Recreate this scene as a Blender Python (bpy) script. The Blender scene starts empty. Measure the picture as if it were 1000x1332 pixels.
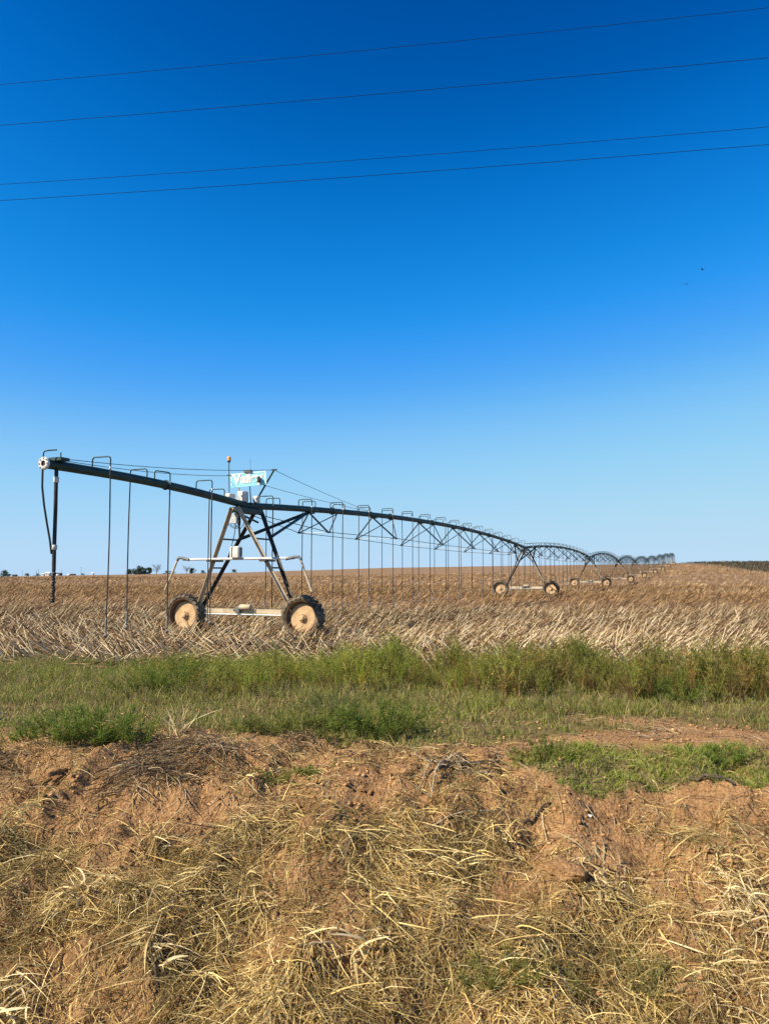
import bpy, math, random
import numpy as np
from mathutils import Vector, Matrix

scene = bpy.context.scene
COL = scene.collection
R = math.radians

# ------------------------------------------------------------------ camera
CAM_Z = 2.0
PITCH = math.atan(79.0 / 1000.0)          # phone tipped slightly up
cam_data = bpy.data.cameras.new("camera")
cam_data.sensor_width = 36.0
cam_data.sensor_fit = 'AUTO'
cam_data.lens = 36.0 * 1000.0 / 1332.0
cam_data.clip_start = 0.05
cam_data.clip_end = 12000.0
cam = bpy.data.objects.new("camera", cam_data)
COL.objects.link(cam)
cam.location = (0, 0, CAM_Z)
cam.rotation_euler = (math.pi / 2 + PITCH, 0, 0)
scene.camera = cam

# ------------------------------------------------------------------ sky, sun, exposure
SUN_EL = R(40)
SUN_TO = Vector((-0.88, -0.47, 0)).normalized()     # horizontal direction towards the sun
world = bpy.data.worlds.new("World")
scene.world = world
world.use_nodes = True
wn = world.node_tree
wn.nodes.clear()
wo = wn.nodes.new('ShaderNodeOutputWorld')
bg = wn.nodes.new('ShaderNodeBackground')
sky = wn.nodes.new('ShaderNodeTexSky')
sky.sky_type = 'NISHITA'
sky.sun_disc = False
sky.sun_elevation = SUN_EL
sky.sun_rotation = math.atan2(SUN_TO.x, SUN_TO.y)
sky.altitude = 900
sky.air_density = 1.0
sky.dust_density = 0.15
sky.ozone_density = 4.0
# the phone's tone curve on the clear sky (global, same all round)
sc_in = wn.nodes.new('ShaderNodeVectorMath'); sc_in.operation = 'SCALE'; sc_in.inputs['Scale'].default_value = 0.125
cv = wn.nodes.new('ShaderNodeRGBCurve')
for ch, pts_ in enumerate((
        [(0, 0), (.085, 0), (.105, .002), (.143, .016), (.167, .045), (.30, .27), (.50, .41), (.80, .485), (1, .51)],
        [(0, 0), (.12, .05), (.160, .098), (.185, .15), (.2545, .275), (.306, .345), (.505, .60), (.75, .69), (1, .715)],
        [(0, 0), (.25, .27), (.33, .43), (.37, .56), (.48, .80), (.563, .91), (.72, .93), (.85, .92), (1, .90)])):
    c_ = cv.mapping.curves[ch]
    c_.points[0].location = pts_[0]; c_.points[1].location = pts_[-1]
    for p_ in pts_[1:-1]: c_.points.new(*p_)
    for p_ in c_.points: p_.handle_type = 'AUTO_CLAMPED'
cv.mapping.update()
sc_out = wn.nodes.new('ShaderNodeVectorMath'); sc_out.operation = 'SCALE'; sc_out.inputs['Scale'].default_value = 5.406
wn.links.new(sky.outputs[0], sc_in.inputs[0]); wn.links.new(sc_in.outputs[0], cv.inputs['Color'])
wn.links.new(cv.outputs[0], sc_out.inputs[0]); wn.links.new(sc_out.outputs[0], bg.inputs[0])
bg.inputs[1].default_value = 0.11
wn.links.new(bg.outputs[0], wo.inputs[0])

sd = bpy.data.lights.new("sun", 'SUN')
sd.energy = 5.0
sd.angle = R(0.53)
sd.color = (1.0, 0.86, 0.66)
sun = bpy.data.objects.new("sun", sd)
COL.objects.link(sun)
d = -(SUN_TO * math.cos(SUN_EL) + Vector((0, 0, math.sin(SUN_EL))))
sun.rotation_euler = d.to_track_quat('-Z', 'Y').to_euler()
sun.location = (-20, -15, 25)

scene.view_settings.view_transform = 'Standard'
scene.view_settings.look = 'None'
scene.view_settings.gamma = 1.0
scene.view_settings.exposure = 0.75
scene.view_settings.use_curve_mapping = False

# ------------------------------------------------------------------ noise and terrain function
_r = np.random.RandomState(7)
_PERM = np.concatenate([_r.permutation(256)] * 3)
_VAL = _r.rand(256)

def vnoise(x, y, seed=0):
    x = np.asarray(x, float) + seed * 17.31
    y = np.asarray(y, float) + seed * 9.77
    xi = np.floor(x).astype(int); yi = np.floor(y).astype(int)
    fx = x - xi; fy = y - yi
    fx = fx * fx * fx * (fx * (fx * 6 - 15) + 10); fy = fy * fy * fy * (fy * (fy * 6 - 15) + 10)
    def h(a, b): return _VAL[_PERM[(_PERM[a & 255] + b) & 255]]
    a = h(xi, yi); b = h(xi + 1, yi); c = h(xi, yi + 1); e = h(xi + 1, yi + 1)
    return (a * (1 - fx) + b * fx) * (1 - fy) + (c * (1 - fx) + e * fx) * fy

def fbm(x, y, seed=0, octv=4):
    s = 0; a = 0.5
    for i in range(octv):
        s = s + a * vnoise(x * 2 ** i, y * 2 ** i, seed + i * 3)
        a *= 0.5
    return s

def sstep(a, b, t):
    t = np.clip((np.asarray(t, float) - a) / (b - a), 0, 1)
    return t * t * (3 - 2 * t)

CU, SU = 0.988, 0.156        # the road, ditch and crop rows run along u, v goes into the field
def uv(x, y): return CU * x - SU * y, CU * y + SU * x
def xy(u, v): return CU * u + SU * v, CU * v - SU * u

PV = [-60, -4.5, -3.5, 0.4, 1.4, 3.4, 4.5, 5.2, 7.1, 7.75, 8.3, 9.2, 12, 30]
PZ = [0.40, 0.40, 0.45, 0.40, 0.1, -1.35, -1.5, -1.2, -0.34, -0.08, 0.0, 0.03, 0.0, 0.0]

RB = [-3.0, -0.5, -0.2, 0.0, 0.2, 0.36, 0.44, 0.6, 3.0]
RD = [1300, 1300, 1200, 900, 640, 420, 400, 420, 500]            # distance of the crest
RE = [-5.0, -5.0, 0.0, 6.0, 9.0, 11.2, 13.2, 13.4, 13.0]          # its angle above eye level, mrad

def H(x, y):
    x = np.asarray(x, float); y = np.asarray(y, float)
    u, v = uv(x, y)
    bm = sstep(3.2, 4.6, v) * (1 - 0.75 * sstep(8.6, 9.6, v)) * (1 - sstep(11.0, 12.2, v))
    vj = v + bm * (0.9 * (fbm(u / 1.3, v / 3.0, 1, 3) - 0.44) + 0.30 * (vnoise(u / 0.35, v / 0.5, 5) - 0.5))
    z = np.interp(vj, PV, PZ)
    n1 = np.abs(fbm(u / 0.9, v / 0.8, 11, 3) - 0.44) * 2
    n2 = fbm(u / 0.22, v / 0.22, 21, 3) - 0.44
    n3 = vnoise(u / 0.06, v / 0.06, 31) - 0.5
    face = bm * sstep(0.4, 0.9, 1 - np.abs(v - 7.2) / 3.0)
    n4 = 0.5 - np.abs(fbm(u / 0.30, v / 0.26, 25, 4) - 0.47) * 4
    z = z + bm * (0.24 * (0.3 - n1) + 0.16 * n2 + 0.045 * n3 - 0.06 * np.maximum(n4, 0)) + face * 0.06 * (vnoise(u / 0.16, v / 0.7, 41) - 0.5)
    fm = sstep(9.0, 11.0, v) * (1 - sstep(60, 120, v))
    z = z + fm * (0.05 * n2 + 0.05 * (fbm(u / 4, v / 4, 51, 3) - 0.44))
    # big land form
    yy = np.maximum(y, 1.0)
    r = np.clip(x / yy, -3, 3)
    D = np.interp(r, RB, RD); E = np.interp(r, RB, RE) / 1000.0
    D = D + 25 * (fbm(x / 160, y / 160, 61, 2) - 0.38)
    zc = CAM_Z + E * D
    t = np.clip((y - 80) / (D - 80), 0, 1) ** 1.25
    g = zc * (t * t * (3 - 2 * t))
    g = g - np.maximum(y - D, 0) * 0.012
    g = g + 0.5 * (fbm(x / 60, y / 60, 71, 2) - 0.38) * sstep(100, 200, y)
    return z + np.where(y > 80, g, 0)

def hz(x, y): return float(H(np.array([x]), np.array([y]))[0])

CP, SP = math.cos(PITCH), math.sin(PITCH)
def ray(px, py):
    a = (px - 500) / 1000.0; b = (666 - py) / 1000.0
    return a, CP - SP * b, SP + CP * b
def at(px, py):
    """point of the ground seen at a place of the photograph"""
    dx, dy, dz = ray(px, py)
    ts = np.concatenate([np.arange(3.5, 40, 0.02), np.arange(40, 1500, 0.5)])
    zz = CAM_Z + dz * ts - H(dx * ts, dy * ts)
    k = int(np.argmax(zz < 0))
    return Vector((dx * ts[k], dy * ts[k], hz(dx * ts[k], dy * ts[k])))

# ------------------------------------------------------------------ materials
def newmat(name):
    m = bpy.data.materials.new(name); m.use_nodes = True
    nt = m.node_tree; nt.nodes.clear()
    out = nt.nodes.new('ShaderNodeOutputMaterial')
    p = nt.nodes.new('ShaderNodeBsdfPrincipled')
    nt.links.new(p.outputs[0], out.inputs[0])
    return m, nt, p, out

def surf(name, c1, c2=None, rough=0.6, metal=0.0, scale=6.0, bump=0.0, spec=0.4, detail=5, lo=0.35, hi=0.65):
    m, nt, p, out = newmat(name)
    p.inputs['Roughness'].default_value = rough
    p.inputs['Metallic'].default_value = metal
    p.inputs['Specular IOR Level'].default_value = spec
    if c2 is None:
        p.inputs['Base Color'].default_value = (*c1, 1); return m
    tc = nt.nodes.new('ShaderNodeTexCoord')
    nz = nt.nodes.new('ShaderNodeTexNoise'); nz.inputs['Scale'].default_value = scale; nz.inputs['Detail'].default_value = detail
    nt.links.new(tc.outputs['Object'], nz.inputs['Vector'])
    cr = nt.nodes.new('ShaderNodeValToRGB')
    cr.color_ramp.elements[0].position = lo; cr.color_ramp.elements[0].color = (*c1, 1)
    cr.color_ramp.elements[1].position = hi; cr.color_ramp.elements[1].color = (*c2, 1)
    nt.links.new(nz.outputs['Fac'], cr.inputs[0]); nt.links.new(cr.outputs[0], p.inputs['Base Color'])
    if bump:
        b = nt.nodes.new('ShaderNodeBump'); b.inputs['Strength'].default_value = bump; b.inputs['Distance'].default_value = 0.01
        nt.links.new(nz.outputs['Fac'], b.inputs['Height']); nt.links.new(b.outputs[0], p.inputs['Normal'])
    return m

def strand_mat(name, transl=0.25, rough=0.75, spec=0.2):
    m, nt, p, out = newmat(name)
    a = nt.nodes.new('ShaderNodeAttribute'); a.attribute_name = 'Col'
    nt.links.new(a.outputs['Color'], p.inputs['Base Color'])
    p.inputs['Roughness'].default_value = rough; p.inputs['Specular IOR Level'].default_value = spec
    if transl:
        t = nt.nodes.new('ShaderNodeBsdfTranslucent'); nt.links.new(a.outputs['Color'], t.inputs[0])
        mx = nt.nodes.new('ShaderNodeMixShader'); mx.inputs[0].default_value = transl
        nt.links.new(p.outputs[0], mx.inputs[1]); nt.links.new(t.outputs[0], mx.inputs[2]); nt.links.new(mx.outputs[0], out.inputs[0])
    return m

def ground_mat():
    m, nt, p, out = newmat('ground_soil')
    N = nt.nodes.new; L = nt.links.new
    geo = N('ShaderNodeNewGeometry')
    at_ = N('ShaderNodeAttribute'); at_.attribute_name = 'mask'
    sep = N('ShaderNodeSeparateColor'); L(at_.outputs['Color'], sep.inputs[0])
    def noise(scale, detail=5, vec=None, rough=0.55):
        n = N('ShaderNodeTexNoise'); n.inputs['Scale'].default_value = scale; n.inputs['Detail'].default_value = detail
        n.inputs['Roughness'].default_value = rough
        L(vec if vec else geo.outputs['Position'], n.inputs['Vector']); return n.outputs['Fac']
    def ramp(fac, stops):
        c = N('ShaderNodeValToRGB'); e = c.color_ramp.elements
        while len(e) < len(stops): e.new(0.5)
        for i, (pos, colr) in enumerate(stops): e[i].position = pos; e[i].color = (*colr, 1)
        L(fac, c.inputs[0]); return c.outputs[0]
    def mix(f, a, b, mode='MIX'):
        x = N('ShaderNodeMix'); x.data_type = 'RGBA'; x.blend_type = mode
        if isinstance(f, float): x.inputs[0].default_value = f
        else: L(f, x.inputs[0])
        L(a, x.inputs[6]); L(b, x.inputs[7]); return x.outputs[2]
    soil = ramp(noise(2.2, 8), [(0.3, (0.25, 0.130, 0.055)), (0.5, (0.41, 0.230, 0.100)), (0.72, (0.55, 0.335, 0.158))])
    soil = mix(0.55, soil, ramp(noise(26, 6), [(0.32, (0.20, 0.105, 0.046)), (0.66, (0.54, 0.34, 0.17))]))
    # rows and swaths of the stubble field run along u
    mp = N('ShaderNodeMapping'); mp.inputs['Rotation'].default_value = (0, 0, math.atan2(SU, CU)); mp.inputs['Scale'].default_value = (0.02, 0.16, 0.0)
    L(geo.outputs['Position'], mp.inputs['Vector'])
    mp2 = N('ShaderNodeMapping'); mp2.inputs['Rotation'].default_value = (0, 0, math.atan2(SU, CU)); mp2.inputs['Scale'].default_value = (0.004, 0.035, 0.0)
    L(geo.outputs['Position'], mp2.inputs['Vector'])
    fld = ramp(noise(3.0, 4, mp.outputs[0]), [(0.34, (0.14, 0.078, 0.038)), (0.5, (0.23, 0.14, 0.070)), (0.66, (0.36, 0.24, 0.125))])
    fld2 = ramp(noise(2.6, 3, mp2.outputs[0]), [(0.38, (0.13, 0.070, 0.034)), (0.52, (0.21, 0.125, 0.062)), (0.64, (0.40, 0.28, 0.15))])
    fld = mix(0.5, fld, fld2)
    fld = mix(0.5, fld, ramp(noise(2.5, 8, None, 0.75), [(0.35, (0.15, 0.09, 0.05)), (0.62, (0.42, 0.29, 0.17))]))
    c = mix(sep.outputs[0], soil, fld)
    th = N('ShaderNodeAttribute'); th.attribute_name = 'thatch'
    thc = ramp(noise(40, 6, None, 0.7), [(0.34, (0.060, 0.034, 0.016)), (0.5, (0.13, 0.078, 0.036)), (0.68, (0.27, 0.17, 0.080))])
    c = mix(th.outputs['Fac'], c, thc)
    crumb_shade = ramp(noise(75, 7, None, 0.7), [(0.36, (0.50, 0.46, 0.42)), (0.52, (1, 1, 1))])  # dark specks paint the shading among soil crumbs into the colour
    c = mix(0.8, c, crumb_shade, 'MULTIPLY')
    grn = ramp(noise(9, 6), [(0.35, (0.10, 0.085, 0.035)), (0.65, (0.20, 0.17, 0.075))])
    c = mix(sep.outputs[1], c, grn)
    drk = ramp(noise(0.35, 8, None, 0.7), [(0.35, (0.05, 0.045, 0.024)), (0.65, (0.11, 0.09, 0.048))])
    c = mix(sep.outputs[2], c, drk)
    asp = ramp(noise(60, 3), [(0.3, (0.10, 0.085, 0.07)), (0.7, (0.17, 0.15, 0.125))])
    c = mix(at_.outputs['Alpha'], asp, c)
    L(c, p.inputs['Base Color'])
    p.inputs['Roughness'].default_value = 0.95; p.inputs['Specular IOR Level'].default_value = 0.1
    b1 = N('ShaderNodeBump'); b1.inputs['Strength'].default_value = 0.9; b1.inputs['Distance'].default_value = 0.05
    L(noise(30, 8, None, 0.65), b1.inputs['Height'])
    b2 = N('ShaderNodeBump'); b2.inputs['Strength'].default_value = 0.8; b2.inputs['Distance'].default_value = 0.02
    vo = N('ShaderNodeTexVoronoi'); vo.inputs['Scale'].default_value = 34; L(geo.outputs['Position'], vo.inputs['Vector'])
    L(vo.outputs['Distance'], b2.inputs['Height']); L(b1.outputs[0], b2.inputs['Normal'])
    L(b2.outputs[0], p.inputs['Normal'])
    return m

# ------------------------------------------------------------------ object helpers
def tag(o, label=None, cat=None, group=None, kind=None):
    if label: o['label'] = label
    if cat: o['category'] = cat
    if group: o['group'] = group
    if kind: o['kind'] = kind
    return o

def empty(name, loc=(0, 0, 0), rz=0.0, parent=None):
    o = bpy.data.objects.new(name, None); COL.objects.link(o)
    o.location = loc; o.rotation_euler = (0, 0, rz); o.empty_display_size = 0.3
    if parent: o.parent = parent
    return o

def link(name, mesh, parent=None, loc=(0, 0, 0), rot=(0, 0, 0), scale=(1, 1, 1)):
    o = bpy.data.objects.new(name, mesh); COL.objects.link(o)
    o.location = loc; o.rotation_euler = rot; o.scale = scale
    if parent: o.parent = parent
    return o

def np_mesh(name, V, Q, mat, C=None, smooth=False):
    """V (n,3) vertices, Q (m,4) quads, C (n,3) colours"""
    me = bpy.data.meshes.new(name)
    V = np.asarray(V, np.float32); Q = np.asarray(Q, np.int32)
    me.vertices.add(len(V)); me.vertices.foreach_set('co', V.ravel())
    me.loops.add(Q.size); me.loops.foreach_set('vertex_index', Q.ravel())
    me.polygons.add(len(Q))
    k = Q.shape[1]
    me.polygons.foreach_set('loop_start', np.arange(0, Q.size, k, dtype=np.int32))
    if smooth: me.polygons.foreach_set('use_smooth', np.ones(len(Q), bool))
    me.update(calc_edges=True)
    if C is not None:
        ca = me.color_attributes.new('Col', 'FLOAT_COLOR', 'POINT')
        C4 = np.ones((len(V), 4), np.float32); C4[:, :3] = C
        ca.data.foreach_set('color', C4.ravel())
    me.materials.append(mat)
    return me

class MB:
    """collects boxes, bars, tubes and lathes into one mesh"""
    def __init__(s): s.v = []; s.f = []; s.sm = []
    def add(s, vs, fs, smooth=False):
        b = len(s.v); s.v += [tuple(p) for p in vs]
        for f in fs: s.f.append(tuple(i + b for i in f)); s.sm.append(smooth)
        return s
    def box(s, c, size, M=None):
        c = Vector(c); vs = []
        for dz in (-.5, .5):
            for dx, dy in ((-.5, -.5), (.5, -.5), (.5, .5), (-.5, .5)):
                q = Vector((dx * size[0], dy * size[1], dz * size[2]))
                vs.append(c + (M @ q if M else q))
        return s.add(vs, [(3, 2, 1, 0), (4, 5, 6, 7), (0, 1, 5, 4), (1, 2, 6, 5), (2, 3, 7, 6), (3, 0, 4, 7)])
    def bevbox(s, c, size, b):
        """box with chamfered vertical edges and top"""
        x, y, z = size[0] / 2, size[1] / 2, size[2] / 2
        c = Vector(c); rings = []
        for zz, ins in ((-z, 0), (z - b, 0), (z, b)):
            X, Y = x - ins, y - ins
            rings.append([c + Vector(p) for p in ((-X + b, -Y, zz), (X - b, -Y, zz), (X, -Y + b, zz), (X, Y - b, zz), (X - b, Y, zz), (-X + b, Y, zz), (-X, Y - b, zz), (-X, -Y + b, zz))])
        vs = [p for r_ in rings for p in r_]; fs = []
        for k in range(2):
            for i in range(8): j = (i + 1) % 8; fs.append((k * 8 + i, k * 8 + j, k * 8 + 8 + j, k * 8 + 8 + i))
        fs.append(tuple(range(16, 24))); fs.append(tuple(range(7, -1, -1)))
        return s.add(vs, fs)
    def bar(s, p, q, w, h=None, up=(0, 0, 1)):
        p = Vector(p); q = Vector(q); h = h or w
        y = (q - p); L = y.length; y.normalize()
        x = y.cross(Vector(up))
        if x.length < 1e-4: x = y.cross(Vector((1, 0, 0)))
        x.normalize(); z = x.cross(y)
        M = Matrix((x, y, z)).transposed()
        return s.box((p + q) / 2, (w, L, h), M)
    def angle(s, p, q, w, th=0.012, up=(0, 0, 1)):
        """L-section bar"""
        p = Vector(p); q = Vector(q); y = (q - p); L = y.length; y.normalize()
        x = y.cross(Vector(up)); x.normalize(); z = x.cross(y)
        M = Matrix((x, y, z)).transposed(); c = (p + q) / 2
        s.box(c + x * (w / 2), (w, L, th), M)
        return s.box(c + z * (w / 2 + th / 2 + .001), (th, L, w - .002), M)
    def tube(s, pts, r, n=8, cap=True):
        pts = [Vector(p) for p in pts]; k = len(pts)
        rr = r if isinstance(r, (list, tuple)) else [r] * k
        vs = []; prev = None
        for i, p in enumerate(pts):
            t = (pts[min(i + 1, k - 1)] - pts[max(i - 1, 0)]).normalized()
            if prev is None:
                a = t.cross(Vector((0, 0, 1)))
                if a.length < 1e-3: a = t.cross(Vector((1, 0, 0)))
            else: a = prev - t * prev.dot(t)
            a.normalize(); prev = a; b = t.cross(a)
            for j in range(n):
                an = 2 * math.pi * j / n
                vs.append(p + (a * math.cos(an) + b * math.sin(an)) * rr[i])
        fs = []
        for i in range(k - 1):
            for j in range(n):
                fs.append((i * n + j, i * n + (j + 1) % n, (i + 1) * n + (j + 1) % n, (i + 1) * n + j))
        s.add(vs, fs, True)
        if cap:
            s.add([vs[j] for j in range(n)], [tuple(range(n - 1, -1, -1))]); s.add([vs[(k - 1) * n + j] for j in range(n)], [tuple(range(n))])
        return s
    def lathe(s, prof, n=32, axis='Y', c=(0, 0, 0)):
        """prof: (radius, along-axis) pairs"""
        c = Vector(c); vs = []
        for (r, a) in prof:
            for j in range(n):
                an = 2 * math.pi * j / n; x, y = r * math.cos(an), r * math.sin(an)
                vs.append(c + (Vector((x, a, y)) if axis == 'Y' else Vector((x, y, a)) if axis == 'Z' else Vector((a, x, y))))
        fs = []
        for i in range(len(prof) - 1):
            for j in range(n): fs.append((i * n + j, i * n + (j + 1) % n, (i + 1) * n + (j + 1) % n, (i + 1) * n + j))
        return s.add(vs, fs, True)
    def mesh(s, name, mat):
        me = bpy.data.meshes.new(name); me.from_pydata(s.v, [], s.f)
        me.polygons.foreach_set('use_smooth', s.sm); me.update()
        import bmesh
        bm = bmesh.new(); bm.from_mesh(me); bmesh.ops.recalc_face_normals(bm, faces=bm.faces); bm.to_mesh(me); bm.free()
        me.materials.append(mat); return me
    def build(s, name, mat, parent=None, loc=(0, 0, 0), rot=(0, 0, 0)):
        return link(name, s.mesh(name, mat), parent, loc, rot)

# ------------------------------------------------------------------ strands (grass, straw, stalks)
def unit(a): return a / np.maximum(np.linalg.norm(a, axis=-1, keepdims=True), 1e-9)

def ribbons(rs, P, D, L, W, B, K, C, shape='blade', C2=None):
    """flat curved strands. P root, D direction, L length, W width, B bend vector"""
    n = len(P); t = np.linspace(0, 1, K + 1)[None, :, None]
    L_ = L[:, None, None]
    pts = P[:, None, :] + L_ * (D[:, None, :] * t + B[:, None, :] * t * t)
    tan = unit(D[:, None, :] + 2 * B[:, None, :] * t)
    ref = unit(rs.normal(size=(n, 3)))[:, None, :]
    side = unit(np.cross(tan, np.broadcast_to(ref, tan.shape)))
    if shape == 'blade': w = 1 - 0.85 * t ** 1.5
    elif shape == 'leaf': w = 0.25 + 0.75 * np.sin(np.pi * np.clip(t * 0.92 + 0.08, 0, 1)) ** 0.8
    else: w = np.ones_like(t)
    w = W[:, None, None] * 0.5 * w
    V = np.stack([pts - side * w, pts + side * w], 2).reshape(-1, 3)
    base = (np.arange(n) * (K + 1) * 2)[:, None, None]
    k = (np.arange(K) * 2)[None, :, None]
    Q = (base + k + np.array([0, 1, 3, 2])[None, None, :]).reshape(-1, 4)
    if C2 is None: CC = np.repeat(C, (K + 1) * 2, 0)
    else:
        CC = C[:, None, :] * (1 - t) + C2[:, None, :] * t
        CC = np.repeat(CC, 2, 1).reshape(-1, 3)
    return V, Q, CC

def prisms(P, D, L, W, B, K, C):
    """three-sided curved stalks"""
    n = len(P); t = np.linspace(0, 1, K + 1)[None, :, None]
    pts = P[:, None, :] + L[:, None, None] * (D[:, None, :] * t + B[:, None, :] * t * t)
    tan = unit(D[:, None, :] + 2 * B[:, None, :] * t)
    a = unit(np.cross(tan, np.array([0.31, 0.2, 0.93]))); b = np.cross(tan, a)
    w = (W[:, None, None] * 0.58) * (1 - 0.35 * t)
    ring = []
    for j in range(3):
        an = 2 * math.pi * j / 3
        ring.append(pts + (a * math.cos(an) + b * math.sin(an)) * w)
    V = np.stack(ring, 2).reshape(-1, 3)
    base = (np.arange(n) * (K + 1) * 3)[:, None, None, None]
    k = (np.arange(K) * 3)[None, :, None, None]
    j = np.array([[0, 1, 4, 3], [1, 2, 5, 4], [2, 0, 3, 5]])[None, None]
    Q = (base + k + j).reshape(-1, 4)
    return V, Q, np.repeat(C, (K + 1) * 3, 0)

def join(parts):
    Vs, Qs, Cs = [], [], []; b = 0
    for V, Q, C in parts:
        Vs.append(V); Qs.append(Q + b); Cs.append(C); b += len(V)
    return np.concatenate(Vs), np.concatenate(Qs), np.concatenate(Cs)

def pal(rs, n, cols, jit=0.15):
    cols = np.array(cols); k = rs.randint(len(cols), size=n)
    return cols[k] * (1 + rs.uniform(-jit, jit, size=(n, 1)))

def scatter_uv(rs, n, u0, u1, v0, v1, dens=None, fan=(0.56, 1.2)):
    u = rs.uniform(u0, u1, n); v = rs.uniform(v0, v1, n)
    x, y = xy(u, v)
    k = (np.abs(x) < fan[0] * y + fan[1]) & (y > 1)
    if dens is not None: k &= rs.rand(n) < dens(x, y, u, v)
    return x[k], y[k]

def rdir(rs, n, el_lo, el_hi, az=None, azs=None):
    el = np.radians(rs.uniform(el_lo, el_hi, n))
    a = rs.uniform(0, 2 * np.pi, n) if az is None else az + rs.normal(0, azs, n)
    return np.stack([np.cos(el) * np.cos(a), np.cos(el) * np.sin(a), np.sin(el)], 1)

# ================================================================== SETTING: ground
def grow(start, step, g, end):
    out = [start]; s = step
    while out[-1] < end: out.append(out[-1] + s); s *= g
    return out
xs = list(np.arange(-5.5, 5.5001, 0.046))
pos = grow(5.5, 0.042, 1.06, 4500)[1:]
xs = np.array([-p for p in reversed(pos)] + xs + pos)
ys = np.array([-60, -30, -15, -8, -5, -4.5, -3.5, -2, -1, -.3, .3, .8, 1.2, 1.6, 2, 2.4, 2.8, 3.1] + list(np.arange(3.3, 10, 0.035)) + grow(10, 0.036, 1.035, 5000))
GX, GY = np.meshgrid(xs, ys)
GZ = H(GX, GY)
nx, ny = len(xs), len(ys)
V = np.stack([GX, GY, GZ], -1).reshape(-1, 3)
ii = (np.arange(ny - 1)[:, None] * nx + np.arange(nx - 1)[None, :])
Q = np.stack([ii, ii + 1, ii + nx + 1, ii + nx], -1).reshape(-1, 4)
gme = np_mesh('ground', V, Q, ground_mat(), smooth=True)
U_, V_ = uv(GX, GY)
mask = np.zeros((ny, nx, 4), np.float32)
mask[..., 0] = sstep(13.0, 15.0, V_ + (fbm(U_ / 1.5, V_ / 1.5, 81, 2) - .38) * 2)

def green_right(u, v):          # low lawn-like patch on the right lip of the bank
    e = (fbm(u / 0.8, v / 0.7, 91, 3) - 0.44)
    return sstep(0.35, 0.75, u + e * 2.2 - 0.1) * sstep(7.75, 8.15, v + e * 1.4) * (1 - sstep(9.0, 9.6, v + e * 2.4 + 0.02 * u))
def grass_belt(u, v):           # knee-high grass in front of the weeds
    e = (fbm(u / 1.2, v / 0.9, 101, 3) - 0.44)
    lo = np.interp(u, [-6, -3.2, -0.8, 0.2, 1.0, 6], [8.6, 8.25, 8.5, 9.2, 10.1, 9.9])
    return sstep(0, 0.9, v - lo + e * 2.0) * (1 - sstep(15.8, 16.8, v + e * 2 - .6 * sstep(-5, -8, u)))
def edge_dry(u, v): return sstep(0.5, 0.62, fbm(u / 1.0, v / 0.8, 111, 3) + 0.06)
mask[..., 1] = np.clip(0.9 * green_right(U_, V_) + 0.75 * grass_belt(U_, V_), 0, 1)
def far_crop(x, y): return sstep(0, 8, x - (113 + 0.25 * (y - 250))) * sstep(150, 190, y)
mask[..., 2] = far_crop(GX, GY)
mask[..., 3] = sstep(0.5, 1.2, V_)
ca = gme.color_attributes.new('mask', 'FLOAT_COLOR', 'POINT'); ca.data.foreach_set('color', mask.ravel())
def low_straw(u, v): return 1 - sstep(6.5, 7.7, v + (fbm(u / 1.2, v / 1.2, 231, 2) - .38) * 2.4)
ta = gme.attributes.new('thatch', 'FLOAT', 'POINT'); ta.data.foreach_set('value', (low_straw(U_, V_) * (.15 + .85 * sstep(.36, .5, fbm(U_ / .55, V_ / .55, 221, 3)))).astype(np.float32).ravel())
ground = link('ground', gme); tag(ground, 'red earth ditch bank and wide harvested field rising to a low hill', 'ground', kind='structure')

M_straw = strand_mat('straw', 0.15, 0.7, 0.25)
M_grass = strand_mat('grass', 0.35, 0.7, 0.2)
M_stalk = strand_mat('stalk', 0.0, 0.75, 0.2)

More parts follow.
